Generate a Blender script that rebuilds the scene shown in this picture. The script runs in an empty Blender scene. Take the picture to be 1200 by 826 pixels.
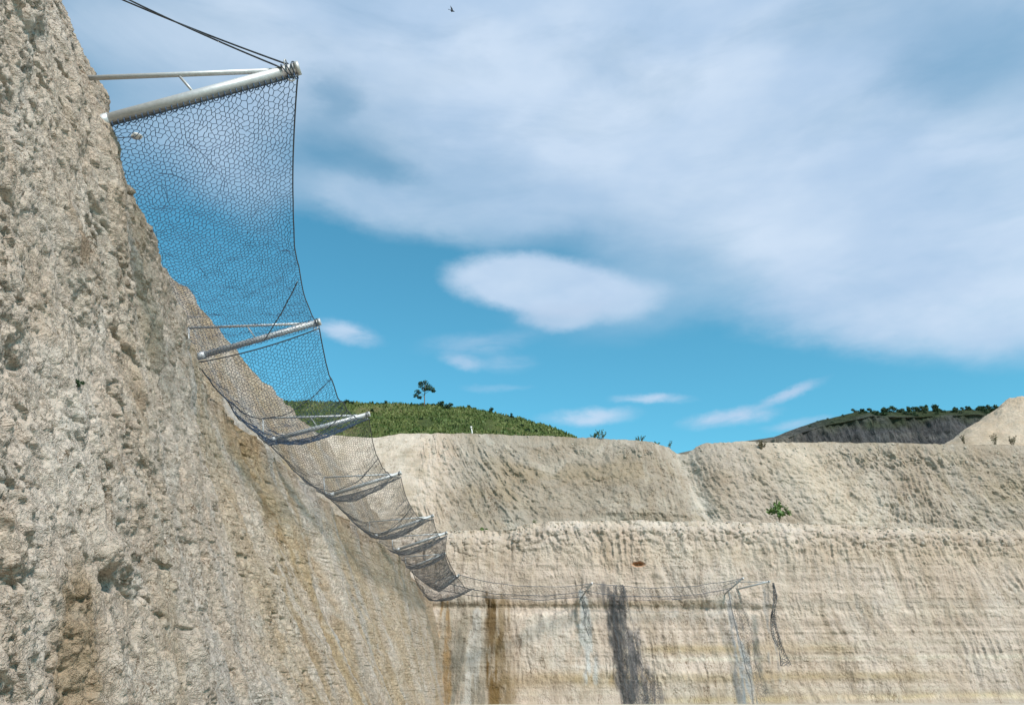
import bpy, math, random
import numpy as np
from mathutils import Vector, Matrix

random.seed(7)
rng = np.random.default_rng(11)
S = bpy.context.scene
COL = S.collection
PI = math.pi

# ------------------------------------------------------------------ camera
F = 942.0                      # focal length in pixels of the 1200 px wide photograph
PITCH = math.radians(22.0)
EYE = 1.6
cam = bpy.data.cameras.new("camera")
cam.sensor_width = 36.0
cam.lens = 36.0 * F / 1200.0
cam.clip_start = 0.05
cam.clip_end = 6000
camo = bpy.data.objects.new("camera", cam)
COL.objects.link(camo)
camo.location = (0, 0, EYE)
camo.rotation_euler = (PI / 2 + PITCH, 0, 0)
S.camera = camo
S.render.resolution_x, S.render.resolution_y = 1024, 704

SN, CS = math.sin(PITCH), math.cos(PITCH)


def ray(px, py):
    x = (px - 600) / F
    y = (413 - py) / F
    return (x, CS - y * SN, SN + y * CS)


def at(px, py, Y):
    """world point at distance Y along the quarry for a sight line measured off the photograph"""
    d = ray(px, py)
    return Vector((d[0] / d[1] * Y, Y, EYE + d[2] / d[1] * Y))


# ------------------------------------------------------------------ light
SUN_EL, SUN_AZ = math.radians(46), math.radians(142)     # azimuth from +Y towards +X: right of and behind the camera
SUN_STRENGTH = 4.2
SKY_STRENGTH = 0.1
S.view_settings.view_transform = 'Standard'
S.view_settings.look = 'None'
S.view_settings.exposure = 0.35
S.view_settings.gamma = 1.0
S.view_settings.use_curve_mapping = False

sd = Vector((math.sin(SUN_AZ) * math.cos(SUN_EL), math.cos(SUN_AZ) * math.cos(SUN_EL), math.sin(SUN_EL)))
sl = bpy.data.lights.new("sun", 'SUN')
sl.energy = SUN_STRENGTH
sl.angle = math.radians(9.0)      # sun behind a thin veil of cloud
sl.color = (1.0, 0.955, 0.91)
so = bpy.data.objects.new("sun", sl)
COL.objects.link(so)
so.rotation_euler = sd.to_track_quat('Z', 'Y').to_euler()
so.location = (20, -20, 60)


class NT:
    """tiny helper for writing node trees"""
    def __init__(self, tree):
        self.t = tree
        self.n = tree.nodes
        self.l = tree.links

    def put(self, sock, v):
        if hasattr(v, 'is_linked') or isinstance(v, bpy.types.NodeSocket):
            self.l.new(v, sock)
        else:
            if isinstance(v, (tuple, list)) and len(v) == 3 and sock.type == 'RGBA':
                v = (*v, 1)
            sock.default_value = v

    def math(self, op, a, b=0.0, c=None, clamp=False):
        n = self.n.new('ShaderNodeMath')
        n.operation = op
        n.use_clamp = clamp
        self.put(n.inputs[0], a)
        self.put(n.inputs[1], b)
        if c is not None:
            self.put(n.inputs[2], c)
        return n.outputs[0]

    def vmath(self, op, a, b=(0, 0, 0)):
        n = self.n.new('ShaderNodeVectorMath')
        n.operation = op
        self.put(n.inputs[0], a)
        if op == 'SCALE':
            self.put(n.inputs[3], b)
        elif op not in ('LENGTH', 'NORMALIZE'):
            self.put(n.inputs[1], b)
        return n.outputs['Value'] if op in ('LENGTH', 'DOT_PRODUCT') else n.outputs[0]

    def noise(self, vec, scale, detail=4, rough=0.55, dist=0.0, out=0):
        n = self.n.new('ShaderNodeTexNoise')
        self.put(n.inputs['Vector'], vec)
        n.inputs['Scale'].default_value = scale
        n.inputs['Detail'].default_value = detail
        n.inputs['Roughness'].default_value = rough
        n.inputs['Distortion'].default_value = dist
        return n.outputs[out]

    def voronoi(self, vec, scale, feature='F1', out='Distance'):
        n = self.n.new('ShaderNodeTexVoronoi')
        n.feature = feature
        self.put(n.inputs['Vector'], vec)
        n.inputs['Scale'].default_value = scale
        return n.outputs[out]

    def mapr(self, v, a, b, c=0.0, d=1.0, smooth=True):
        n = self.n.new('ShaderNodeMapRange')
        n.interpolation_type = 'SMOOTHSTEP' if smooth else 'LINEAR'
        self.put(n.inputs[0], v)
        for i, k in enumerate((a, b, c, d)):
            self.put(n.inputs[i + 1], k)
        return n.outputs[0]

    def mix(self, f, a, b, blend='MIX'):
        n = self.n.new('ShaderNodeMix')
        n.data_type = 'RGBA'
        n.blend_type = blend
        self.put(n.inputs[0], f)
        self.put(n.inputs[6], a)
        self.put(n.inputs[7], b)
        return n.outputs[2]

    def mapping(self, vec, loc=(0, 0, 0), rot=(0, 0, 0), scale=(1, 1, 1)):
        n = self.n.new('ShaderNodeMapping')
        self.put(n.inputs[0], vec)
        n.inputs[1].default_value = loc
        n.inputs[2].default_value = rot
        n.inputs[3].default_value = scale
        return n.outputs[0]

    def comb(self, x, y, z):
        n = self.n.new('ShaderNodeCombineXYZ')
        self.put(n.inputs[0], x)
        self.put(n.inputs[1], y)
        self.put(n.inputs[2], z)
        return n.outputs[0]


# ------------------------------------------------------------------ sky and clouds
W = bpy.data.worlds.new("World")
S.world = W
W.use_nodes = True
wt = NT(W.node_tree)
wt.n.clear()
sky = wt.n.new('ShaderNodeTexSky')
sky.sky_type = 'NISHITA'
sky.sun_disc = False
sky.sun_elevation = SUN_EL
sky.sun_rotation = SUN_AZ
sky.air_density = 1.0
sky.dust_density = 0.1
sky.ozone_density = 3.0
SKY_TINT = (0.66, 1.50, 1.34)
CLOUD = (5.1, 6.1, 7.4)        # times the strength 0.1
skyc = wt.mix(1.0, sky.outputs[0], SKY_TINT, 'MULTIPLY')
tc = wt.n.new('ShaderNodeTexCoord').outputs['Generated']
sep = wt.n.new('ShaderNodeSeparateXYZ')
wt.l.new(tc, sep.inputs[0])
az = wt.math('ARCTAN2', sep.outputs[0], sep.outputs[1])
el = wt.math('ARCSINE', sep.outputs[2])
P0 = wt.comb(az, el, 0.0)
# wind-drawn warp of the cloud outlines
wn = wt.vmath('SUBTRACT', wt.noise(wt.mapping(P0, scale=(1, 2.2, 1)), 5.0, 5, 0.62, out=1), (0.5, 0.5, 0.5))
P1 = wt.vmath('ADD', P0, wt.vmath('MULTIPLY', wn, (0.15, 0.055, 0)))
wn2 = wt.vmath('SUBTRACT', wt.noise(wt.mapping(P0, scale=(1, 1.6, 1)), 16.0, 5, 0.65, out=1), (0.5, 0.5, 0.5))
P2 = wt.vmath('ADD', P0, wt.vmath('MULTIPLY', wn2, (0.04, 0.02, 0)))


def azel(px, py):
    d = Vector(ray(px, py)).normalized()
    return math.atan2(d.x, d.y), math.asin(d.z)


def blob(P, px, py, rx, ry, rot=0.0, inner=0.3, k=1.0):
    a, e = azel(px, py)
    ax, ex = azel(px + 10, py)
    sx = math.hypot(ax - a, ex - e) / 10
    ay, ey = azel(px, py + 10)
    sy = math.hypot(ay - a, ey - e) / 10
    tilt = math.atan2(ex - e, ax - a)
    v = wt.vmath('SUBTRACT', P, (a, e, 0))
    n = wt.n.new('ShaderNodeMapping')
    n.vector_type = 'TEXTURE'
    wt.put(n.inputs[0], v)
    n.inputs[2].default_value = (0, 0, tilt + math.radians(rot))
    n.inputs[3].default_value = (rx * sx, ry * sy, 1)
    L = wt.vmath('LENGTH', n.outputs[0])
    return wt.mapr(L, 1.0, inner, 0.0, k)


def union(items):
    r = items[0]
    for i in items[1:]:
        # 1-(1-a)(1-b)
        r = wt.math('SUBTRACT', 1.0, wt.math('MULTIPLY', wt.math('SUBTRACT', 1.0, r), wt.math('SUBTRACT', 1.0, i)))
    return r


sheet = union([
    blob(P1, 860, 60, 560, 300, 0, 0.55, .80),
    blob(P1, 1080, 270, 330, 165, -2, 0.5, .82),
    blob(P1, 1180, 330, 460, 110, 4, 0.5, .55),
    blob(P1, 640, 200, 300, 120, -6, 0.35, .55),
    blob(P1, 430, 235, 140, 48, -12, 0.2, .62),
    blob(P1, 560, 245, 170, 60, -8, 0.2, .45),
    blob(P1, 430, 40, 210, 80, 0, 0.3, .5),
    blob(P1, 200, 20, 260, 90, 0, 0.2, .45),
    blob(P1, 280, 190, 110, 90, -35, 0.1, .35),
    blob(P1, 900, -420, 1500, 420, 0, 0.5, .6),
    blob(P1, 620, 60, 700, 190, 0, 0.4, .62),
    blob(P1, 820, 300, 260, 90, 20, 0.2, .5),
    blob(P1, 1050, 360, 320, 60, 0, 0.3, .5),
    blob(P1, 220, 120, 260, 150, 0, 0.1, .45),
])
gap = union([
    blob(P1, 385, 112, 60, 45, 20, 0.1, .42),
    blob(P1, 455, 203, 75, 22, 0, 0.1, .42),
    blob(P1, 1150, 60, 170, 130, 20, 0.1, .42),
    blob(P1, 1010, 20, 190, 60, 10, 0.1, .25),
    blob(P1, 660, 285, 90, 20, 0, 0.1, .25),
])
streak = wt.noise(wt.mapping(P0, rot=(0, 0, 0.12), scale=(1, 3.5, 1)), 3.4, 6, 0.6, 0.6)
sheet = wt.math('MULTIPLY', sheet, wt.mapr(streak, 0.25, 0.6, 0.84, 1.05))
sheet = wt.math('MULTIPLY', sheet, wt.math('SUBTRACT', 1.0, gap))
# the rest of the sky carries on with the same broken cloud
outn = wt.noise(wt.mapping(P0, scale=(1, 2.2, 1)), 2.2, 6, 0.6, 0.4)
outm = wt.mapr(wt.math('ABSOLUTE', az), 0.66, 0.95)
outside = wt.math('MULTIPLY', wt.math('MULTIPLY', wt.mapr(outn, 0.45, 0.68, 0, .7), outm), wt.mapr(el, 0.03, 0.25))
lens = union([
    blob(P2, 632, 334, 127, 42, -4, 0.62, .9),
    blob(P2, 655, 370, 62, 26, 0, 0.4, .75),
    blob(P2, 722, 352, 80, 33, 6, 0.3, .75),
])
wisp = union([
    blob(P2, 405, 391, 55, 17, -10, 0.2, .62),
    blob(P2, 545, 425, 36, 13, -10, 0.1, .5),
    blob(P2, 560, 402, 90, 20, 5, 0.1, .3),
    blob(P2, 595, 425, 45, 16, 0, 0.1, .25),
    blob(P2, 690, 488, 70, 15, 3, 0.15, .6),
    blob(P2, 765, 467, 60, 9, 0, 0.1, .62),
    blob(P2, 855, 490, 72, 15, 8, 0.15, .68),
    blob(P2, 925, 462, 60, 9, 22, 0.1, .6),
    blob(P2, 940, 497, 60, 9, 8, 0.1, .4),
    blob(P2, 580, 455, 50, 7, 0, 0.1, .2),
])
fine = wt.noise(wt.mapping(P0, rot=(0, 0, -0.1), scale=(1, 3, 1)), 14, 6, 0.62, 0.5)
wisp = wt.math('MULTIPLY', wisp, wt.mapr(fine, 0.3, 0.62, 0.55, 1.35))
dens = union([sheet, lens, wisp, outside])
# cloud colour: thick parts a little greyer, thin parts bright; broad cool shading across the sheet
shade = wt.noise(wt.mapping(P0, rot=(0, 0, 0.15), scale=(1, 2.4, 1)), 2.3, 5, 0.55)
cc = wt.mix(wt.mapr(shade, 0.35, 0.65), (3.7, 4.95, 6.6), CLOUD)
belly = blob(P2, 660, 372, 110, 26, 4, 0.1, .55)
cc = wt.mix(wt.math('MULTIPLY', belly, lens), cc, (3.9, 4.9, 6.3))
out = wt.mix(wt.math('MINIMUM', dens, 0.95), skyc, cc)
bg = wt.n.new('ShaderNodeBackground')
wt.l.new(out, bg.inputs[0])
bg.inputs[1].default_value = SKY_STRENGTH
wo = wt.n.new('ShaderNodeOutputWorld')
wt.l.new(bg.outputs[0], wo.inputs[0])


# ------------------------------------------------------------------ numpy noise
def _hash(ix, iy, iz, seed):
    h = (ix.astype(np.uint32) * np.uint32(374761393) + iy.astype(np.uint32) * np.uint32(668265263)
         + iz.astype(np.uint32) * np.uint32(2147483647 - 94906249) + np.uint32((seed * 1274126177) & 0xffffffff))
    h = (h ^ (h >> np.uint32(13))) * np.uint32(1274126177)
    return (h ^ (h >> np.uint32(16)))


def vn(x, y, z, seed=0):
    """value noise, about -1..1"""
    x = np.asarray(x, np.float64); y = np.asarray(y, np.float64); z = np.asarray(z, np.float64)
    x, y, z = np.broadcast_arrays(x, y, z)
    xi = np.floor(x).astype(np.int64); yi = np.floor(y).astype(np.int64); zi = np.floor(z).astype(np.int64)
    fx = (x - xi).astype(np.float32); fy = (y - yi).astype(np.float32); fz = (z - zi).astype(np.float32)
    fx = fx * fx * (3 - 2 * fx); fy = fy * fy * (3 - 2 * fy); fz = fz * fz * (3 - 2 * fz)
    r = 0
    for dx in (0, 1):
        wx = fx if dx else 1 - fx
        for dy in (0, 1):
            wy = fy if dy else 1 - fy
            for dz in (0, 1):
                wz = fz if dz else 1 - fz
                r = r + wx * wy * wz * (_hash(xi + dx, yi + dy, zi + dz, seed).astype(np.float32) / np.float32(2147483648.0) - 1)
    return r


def fbm(x, y, z, octv=4, seed=0, gain=0.5):
    a, s, f, t = 1.0, 0, 1.0, 0
    for o in range(octv):
        s = s + a * vn(x * f + o * 17.3, y * f - o * 5.1, z * f + o * 3.7, seed + o)
        t += a
        a *= gain
        f *= 2.03
    return s / t


def ridge(x, y, z, octv=4, seed=0, gain=0.5):
    a, s, f, t = 1.0, 0, 1.0, 0
    for o in range(octv):
        s = s + a * (1 - 2 * np.abs(vn(x * f + o * 7.3, y * f - o * 3.1, z * f + o * 9.7, seed + o)))
        t += a
        a *= gain
        f *= 2.03
    return s / t


def worley2(x, y, seed=0):
    """2-d cellular noise: distance to nearest point, cell id random"""
    x, y = np.broadcast_arrays(x, y)
    xi = np.floor(x).astype(np.int64); yi = np.floor(y).astype(np.int64)
    best = np.full(x.shape, 9.0, np.float32); sec = best.copy(); cid = np.zeros(x.shape, np.float32)
    zz = np.zeros_like(xi)
    for dx in (-1, 0, 1):
        for dy in (-1, 0, 1):
            h = _hash(xi + dx, yi + dy, zz, seed)
            px = xi + dx + (h & np.uint32(1023)).astype(np.float32) / 1023
            py = yi + dy + ((h >> np.uint32(10)) & np.uint32(1023)).astype(np.float32) / 1023
            d = np.sqrt((x - px) ** 2 + (y - py) ** 2).astype(np.float32)
            m = d < best
            sec = np.where(m, best, np.minimum(sec, d))
            cid = np.where(m, ((h >> np.uint32(20)) & np.uint32(1023)).astype(np.float32) / 1023, cid)
            best = np.where(m, d, best)
    return best, sec, cid


def sst(a, b, x):
    t = np.clip((x - a) / (b - a), 0, 1)
    return t * t * (3 - 2 * t)


# ------------------------------------------------------------------ object helpers
def tag(o, label=None, cat=None, group=None, kind=None):
    if label: o['label'] = label
    if cat: o['category'] = cat
    if group: o['group'] = group
    if kind: o['kind'] = kind
    return o


def empty(name, loc=(0, 0, 0)):
    o = bpy.data.objects.new(name, None)
    o.empty_display_size = 0.2
    COL.objects.link(o)
    o.location = loc
    return o


def link(name, me, mat=None, parent=None, world=True):
    o = bpy.data.objects.new(name, me)
    COL.objects.link(o)
    if mat and not me.materials:
        me.materials.append(mat)
    if parent:
        o.parent = parent
        if world:
            o.matrix_parent_inverse = Matrix.Translation(parent.location).inverted()
    return o


def np_mesh(name, V, Q, smooth=True, T=None):
    me = bpy.data.meshes.new(name)
    V = np.asarray(V, np.float32).reshape(-1, 3)
    me.vertices.add(len(V))
    me.vertices.foreach_set('co', V.ravel())
    Q = np.asarray(Q, np.int32)
    k = Q.shape[1]
    me.loops.add(Q.size)
    me.loops.foreach_set('vertex_index', Q.ravel())
    me.polygons.add(len(Q))
    me.polygons.foreach_set('loop_start', np.arange(0, Q.size, k, dtype=np.int32))
    me.polygons.foreach_set('use_smooth', np.full(len(Q), smooth))
    me.update(calc_edges=True)
    me.validate()
    return me


def grid_mesh(name, G, smooth=True, flip=False):
    n, m = G.shape[:2]
    i = np.arange(n - 1)[:, None]; j = np.arange(m - 1)[None, :]
    a = i * m + j
    Q = np.stack([a, a + 1, a + m + 1, a + m], -1).reshape(-1, 4)
    if flip:
        Q = Q[:, ::-1]
    return np_mesh(name, G.reshape(-1, 3), Q, smooth)


def set_tint(me, T):
    at_ = me.color_attributes.new('tint', 'FLOAT_COLOR', 'POINT')
    T = T.reshape(-1, 3)
    c = np.ones((len(T), 4), np.float32)
    c[:, :3] = T
    at_.data.foreach_set('color', c.ravel())


def segs(A, B, ra, sides=4, rb=None):
    """numpy: straight tubes between point arrays A and B"""
    A = np.asarray(A, np.float64); B = np.asarray(B, np.float64)
    d = B - A
    L = np.linalg.norm(d, axis=1, keepdims=True); L[L == 0] = 1
    d = d / L
    up = np.where(np.abs(d[:, 2:3]) > .9, np.array([[1., 0, 0]]), np.array([[0, 0, 1.]]))
    s = np.cross(d, up); s /= np.linalg.norm(s, axis=1, keepdims=True)
    t = np.cross(d, s)
    rb = ra if rb is None else rb
    an = np.arange(sides) * 2 * PI / sides
    off = s[:, None] * np.cos(an)[None, :, None] + t[:, None] * np.sin(an)[None, :, None]
    VA = A[:, None] + off * ra; VB = B[:, None] + off * rb
    V = np.concatenate([VA, VB], 1).reshape(-1, 3)
    base = np.arange(len(A))[:, None] * 2 * sides
    k = np.arange(sides)[None]; k2 = (k + 1) % sides
    Q = np.stack([base + k, base + k2, base + sides + k2, base + sides + k], -1).reshape(-1, 4)
    return V, Q


class MB:
    """collects shapes into one mesh"""
    def __init__(self):
        self.v = []; self.f = []

    def add(self, V, Fc):
        b = len(self.v)
        self.v += [tuple(p) for p in V]
        self.f += [tuple(i + b for i in q) for q in Fc]

    def tube(self, pts, r, sides=12, cap=True):
        pts = [Vector(p) for p in pts]
        n = len(pts)
        rs = r if isinstance(r, (list, tuple)) else [r] * n
        base = len(self.v)
        up = None
        for i, p in enumerate(pts):
            d = (pts[min(i + 1, n - 1)] - pts[max(i - 1, 0)])
            if d.length == 0: d = Vector((0, 0, 1))
            d.normalize()
            if up is None:
                up = d.orthogonal().normalized()
            s = (up - d * up.dot(d))
            s = s.normalized() if s.length > 1e-6 else d.orthogonal().normalized()
            up = s
            t = d.cross(s)
            for k in range(sides):
                a = 2 * PI * k / sides
                self.v.append(tuple(p + (s * math.cos(a) + t * math.sin(a)) * rs[i]))
        for i in range(n - 1):
            for k in range(sides):
                k2 = (k + 1) % sides
                self.f.append((base + i * sides + k, base + i * sides + k2, base + (i + 1) * sides + k2, base + (i + 1) * sides + k))
        if cap:
            self.f.append(tuple(base + k for k in range(sides))[::-1])
            self.f.append(tuple(base + (n - 1) * sides + k for k in range(sides)))

    def box(self, c, ax, half):
        """ax: three unit vectors"""
        c = Vector(c)
        b = len(self.v)
        for sx in (-1, 1):
            for sy in (-1, 1):
                for sz in (-1, 1):
                    self.v.append(tuple(c + ax[0] * half[0] * sx + ax[1] * half[1] * sy + ax[2] * half[2] * sz))
        for q in ((0, 1, 3, 2), (4, 6, 7, 5), (0, 4, 5, 1), (2, 3, 7, 6), (0, 2, 6, 4), (1, 5, 7, 3)):
            self.f.append(tuple(b + i for i in q))

    def ring(self, c, axis, R, r, seg=18, sides=6, wob=0.0):
        axis = Vector(axis).normalized()
        s = axis.orthogonal().normalized(); t = axis.cross(s)
        pts = [Vector(c) + (s * math.cos(a) + t * math.sin(a)) * R + axis * wob * math.sin(a * 2 + .4)
               for a in [2 * PI * k / seg for k in range(seg + 1)]]
        self.tube(pts, r, sides, cap=False)

    def mesh(self, name, smooth=True):
        me = bpy.data.meshes.new(name)
        me.from_pydata(self.v, [], self.f)
        me.polygons.foreach_set('use_smooth', [smooth and len(p.vertices) < 5 for p in me.polygons])
        me.update()
        return me

    def build(self, name, mat, parent=None, smooth=True):
        return link(name, self.mesh(name, smooth), mat, parent)


# ------------------------------------------------------------------ materials
def new_mat(name):
    m = bpy.data.materials.new(name)
    m.use_nodes = True
    nt = NT(m.node_tree)
    b = nt.n['Principled BSDF']
    return m, nt, b


def bump(nt, h, strength, dist, normal=None):
    n = nt.n.new('ShaderNodeBump')
    n.inputs['Strength'].default_value = strength
    n.inputs['Distance'].default_value = dist
    nt.put(n.inputs['Height'], h)
    if normal is not None:
        nt.put(n.inputs['Normal'], normal)
    return n.outputs[0]


def rock_mat(name, fine, bstr, stretch=(1, 1, 1), speck=0.5, chip=1.0, squig=0.0, sf=1.0):
    """pale friable rock; its base colour comes from the mineral tint carried by the mesh"""
    m, nt, b = new_mat(name)
    a = nt.n.new('ShaderNodeAttribute'); a.attribute_name = 'tint'
    pos = nt.n.new('ShaderNodeTexCoord').outputs['Object']
    p = nt.mapping(pos, scale=stretch)
    n1 = nt.noise(p, 1.1 * fine, 6, 0.6)
    n2 = nt.noise(p, 7 * fine, 6, 0.65)
    n3 = nt.noise(p, 26 * fine, 5, 0.7, 0.4)
    col = nt.mix(nt.mapr(n1, 0.3, 0.7), a.outputs['Color'], (0.88, 0.83, 0.775), 'MULTIPLY')
    col = nt.mix(nt.mapr(n2, 0.42, 0.75, 0, .55), col, (1.18, 1.16, 1.14), 'MULTIPLY')
    # sparse dark lichen and mineral specks, warm grit
    sp = nt.mapr(nt.noise(p, 17 * fine, 4, 0.7, 1.0), 0.60, 0.72, 0, speck)
    col = nt.mix(sp, col, (0.50, 0.46, 0.40), 'MULTIPLY')
    gr = nt.mapr(n3, 0.55, 0.8, 0, .45)
    col = nt.mix(gr, col, (0.80, 0.73, 0.64), 'MULTIPLY')
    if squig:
        # short curling dark lines: shade of small pits and cracks painted into the colour
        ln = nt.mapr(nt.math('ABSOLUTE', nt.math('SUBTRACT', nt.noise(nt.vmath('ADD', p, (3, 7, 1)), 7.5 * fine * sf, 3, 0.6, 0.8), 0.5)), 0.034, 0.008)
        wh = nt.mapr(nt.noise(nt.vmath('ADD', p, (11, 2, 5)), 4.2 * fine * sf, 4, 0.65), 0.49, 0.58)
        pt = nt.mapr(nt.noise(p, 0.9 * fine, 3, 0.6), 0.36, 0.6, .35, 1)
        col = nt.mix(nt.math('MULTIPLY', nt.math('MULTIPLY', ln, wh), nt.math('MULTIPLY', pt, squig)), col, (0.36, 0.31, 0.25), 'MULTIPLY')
    nt.put(b.inputs['Base Color'], col)
    b.inputs['Roughness'].default_value = 0.95
    b.inputs['Specular IOR Level'].default_value = 0.15
    ch = nt.voronoi(nt.vmath('ADD', p, nt.vmath('SCALE', nt.noise(p, 9 * fine, 3, .6, out=1), 0.12 / fine)), 9 * fine, 'F1')
    crack = nt.mapr(nt.math('ABSOLUTE', nt.math('SUBTRACT', nt.noise(p, 6 * fine, 5, 0.68, .5), 0.5)), 0.0, 0.04, -0.6, 0)
    h = nt.math('ADD', nt.math('MULTIPLY', n2, 1.4), nt.math('MULTIPLY', n3, 0.6))
    h = nt.math('ADD', h, nt.math('MULTIPLY', ch, -0.7 * chip))
    h = nt.math('ADD', h, nt.math('MULTIPLY', crack, 0.6))
    nt.put(b.inputs['Normal'], bump(nt, h, bstr, 0.09 / fine))
    return m


def plain(name, col, rough=0.8, var=0.2, scale=8, metal=0.0, spec=0.3):
    m, nt, b = new_mat(name)
    pos = nt.n.new('ShaderNodeTexCoord').outputs['Object']
    n = nt.noise(pos, scale, 5, 0.6)
    d = tuple(max(0, c * (1 - var)) for c in col); e = tuple(min(1, c * (1 + var)) for c in col)
    nt.put(b.inputs['Base Color'], nt.mix(nt.mapr(n, 0.3, 0.7), d, e))
    b.inputs['Roughness'].default_value = rough
    b.inputs['Metallic'].default_value = metal
    b.inputs['Specular IOR Level'].default_value = spec
    return m


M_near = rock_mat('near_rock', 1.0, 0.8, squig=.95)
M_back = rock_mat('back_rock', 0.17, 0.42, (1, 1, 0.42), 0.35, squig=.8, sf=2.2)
M_dirt = rock_mat('bench_dirt', 0.4, 0.5)
M_dark = rock_mat('dark_rock', 0.06, 0.8, (1, 1, 0.35), .6)


def galv_mat():
    m, nt, b = new_mat('galvanised_steel')
    pos = nt.n.new('ShaderNodeTexCoord').outputs['Object']
    v = nt.voronoi(pos, 45, 'F1', 'Color')
    sp = nt.n.new('ShaderNodeSeparateColor'); nt.l.new(v, sp.inputs[0])
    n = nt.noise(pos, 5, 6, 0.65)
    base = nt.mix(nt.math('MULTIPLY', sp.outputs[0], .5), (0.47, 0.475, 0.465), (0.34, 0.345, 0.34))
    base = nt.mix(nt.mapr(n, 0.48, 0.75, 0, .55), base, (0.40, 0.36, 0.30))
    nt.put(b.inputs['Base Color'], base)
    b.inputs['Metallic'].default_value = 0.35
    b.inputs['Roughness'].default_value = 0.5
    nt.put(b.inputs['Normal'], bump(nt, n, 0.25, 0.01))
    return m


M_galv = galv_mat()
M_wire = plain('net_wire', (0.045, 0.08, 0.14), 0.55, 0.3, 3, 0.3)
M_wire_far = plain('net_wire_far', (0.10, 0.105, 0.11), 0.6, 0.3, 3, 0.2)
M_rope = plain('steel_rope', (0.07, 0.08, 0.09), 0.5, 0.3, 30, 0.5)
M_stone = plain('loose_stone', (0.36, 0.31, 0.25), 0.95, 0.18, 9)
M_pale = plain('pale_stone', (0.62, 0.59, 0.54), 0.9, 0.12, 12)
M_bark = plain('bark', (0.16, 0.13, 0.10), 0.9, 0.3, 6)
M_straw = plain('dry_stem', (0.16, 0.13, 0.075), 0.9, 0.3, 2)
M_marker = plain('marker_paint', (0.62, 0.60, 0.55), 0.7, 0.1, 5)
M_bird = plain('dark_feathers', (0.03, 0.03, 0.035), 0.8, 0.2, 20)


def leaf_mat(name, a, b_, scale=1.2):
    m, nt, b = new_mat(name)
    geo = nt.n.new('ShaderNodeNewGeometry')
    pos = geo.outputs['Position']
    n = nt.noise(pos, scale, 4, 0.6)
    rnd = geo.outputs['Random Per Island']
    c = nt.mix(nt.mapr(n, 0.35, 0.65), a, b_)
    c = nt.mix(nt.math('MULTIPLY', rnd, 0.6), c, (0.45, 0.5, 0.35), 'MULTIPLY')
    nt.put(b.inputs['Base Color'], c)
    b.inputs['Roughness'].default_value = 0.6
    b.inputs['Specular IOR Level'].default_value = 0.25
    return m


M_leaf = leaf_mat('shrub_leaves', (0.035, 0.075, 0.02), (0.07, 0.125, 0.035))
M_leaf_far = leaf_mat('far_leaves', (0.030, 0.060, 0.028), (0.055, 0.10, 0.04), .4)
M_leaf_bright = leaf_mat('fresh_leaves', (0.08, 0.15, 0.03), (0.13, 0.20, 0.05), 2)
M_grass = leaf_mat('hill_grass', (0.075, 0.115, 0.026), (0.15, 0.17, 0.05), .35)


# ------------------------------------------------------------------ geometry of the net line along the side wall
TIPS = [(350, 80), (375, 377), (433, 485), (470, 554), (508, 604), (524, 624), (522, 648), (538, 673)]
ROOTS = [(117, 143), (232, 418), (317, 516), (387, 580), (439, 628), (465, 646), (480, 665), (515, 691)]
TIPZ = EYE + 6.0
tipW, rootW = [], []
for (t, r) in zip(TIPS, ROOTS):
    d = ray(*t)
    Y = 6.0 * d[1] / d[2]
    tipW.append(at(t[0], t[1], Y))
    rootW.append(at(r[0], r[1], Y))
rootW[5].z = rootW[6].z = EYE + 5.25
ry = np.array([-60, 3, 5.5] + [p.y for p in rootW[:7]] + [50, 58, 80])
rx = np.array([-3.5, -3.75, -4.05] + [p.x for p in rootW[:7]] + [-5.5, -5.6, -5.6])
EDGE_Z = EYE + 5.2


by = np.array([-60, 3, 6.8, 13, 19, 25, 32, 43, 56, 80])
bx = np.array([-2.2, -2.4, -2.45, -2.2, -2.5, -2.8, -3.1, -3.8, -4.35, -4.8])


def edge_x(y):
    return np.interp(y, ry, rx)


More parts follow.
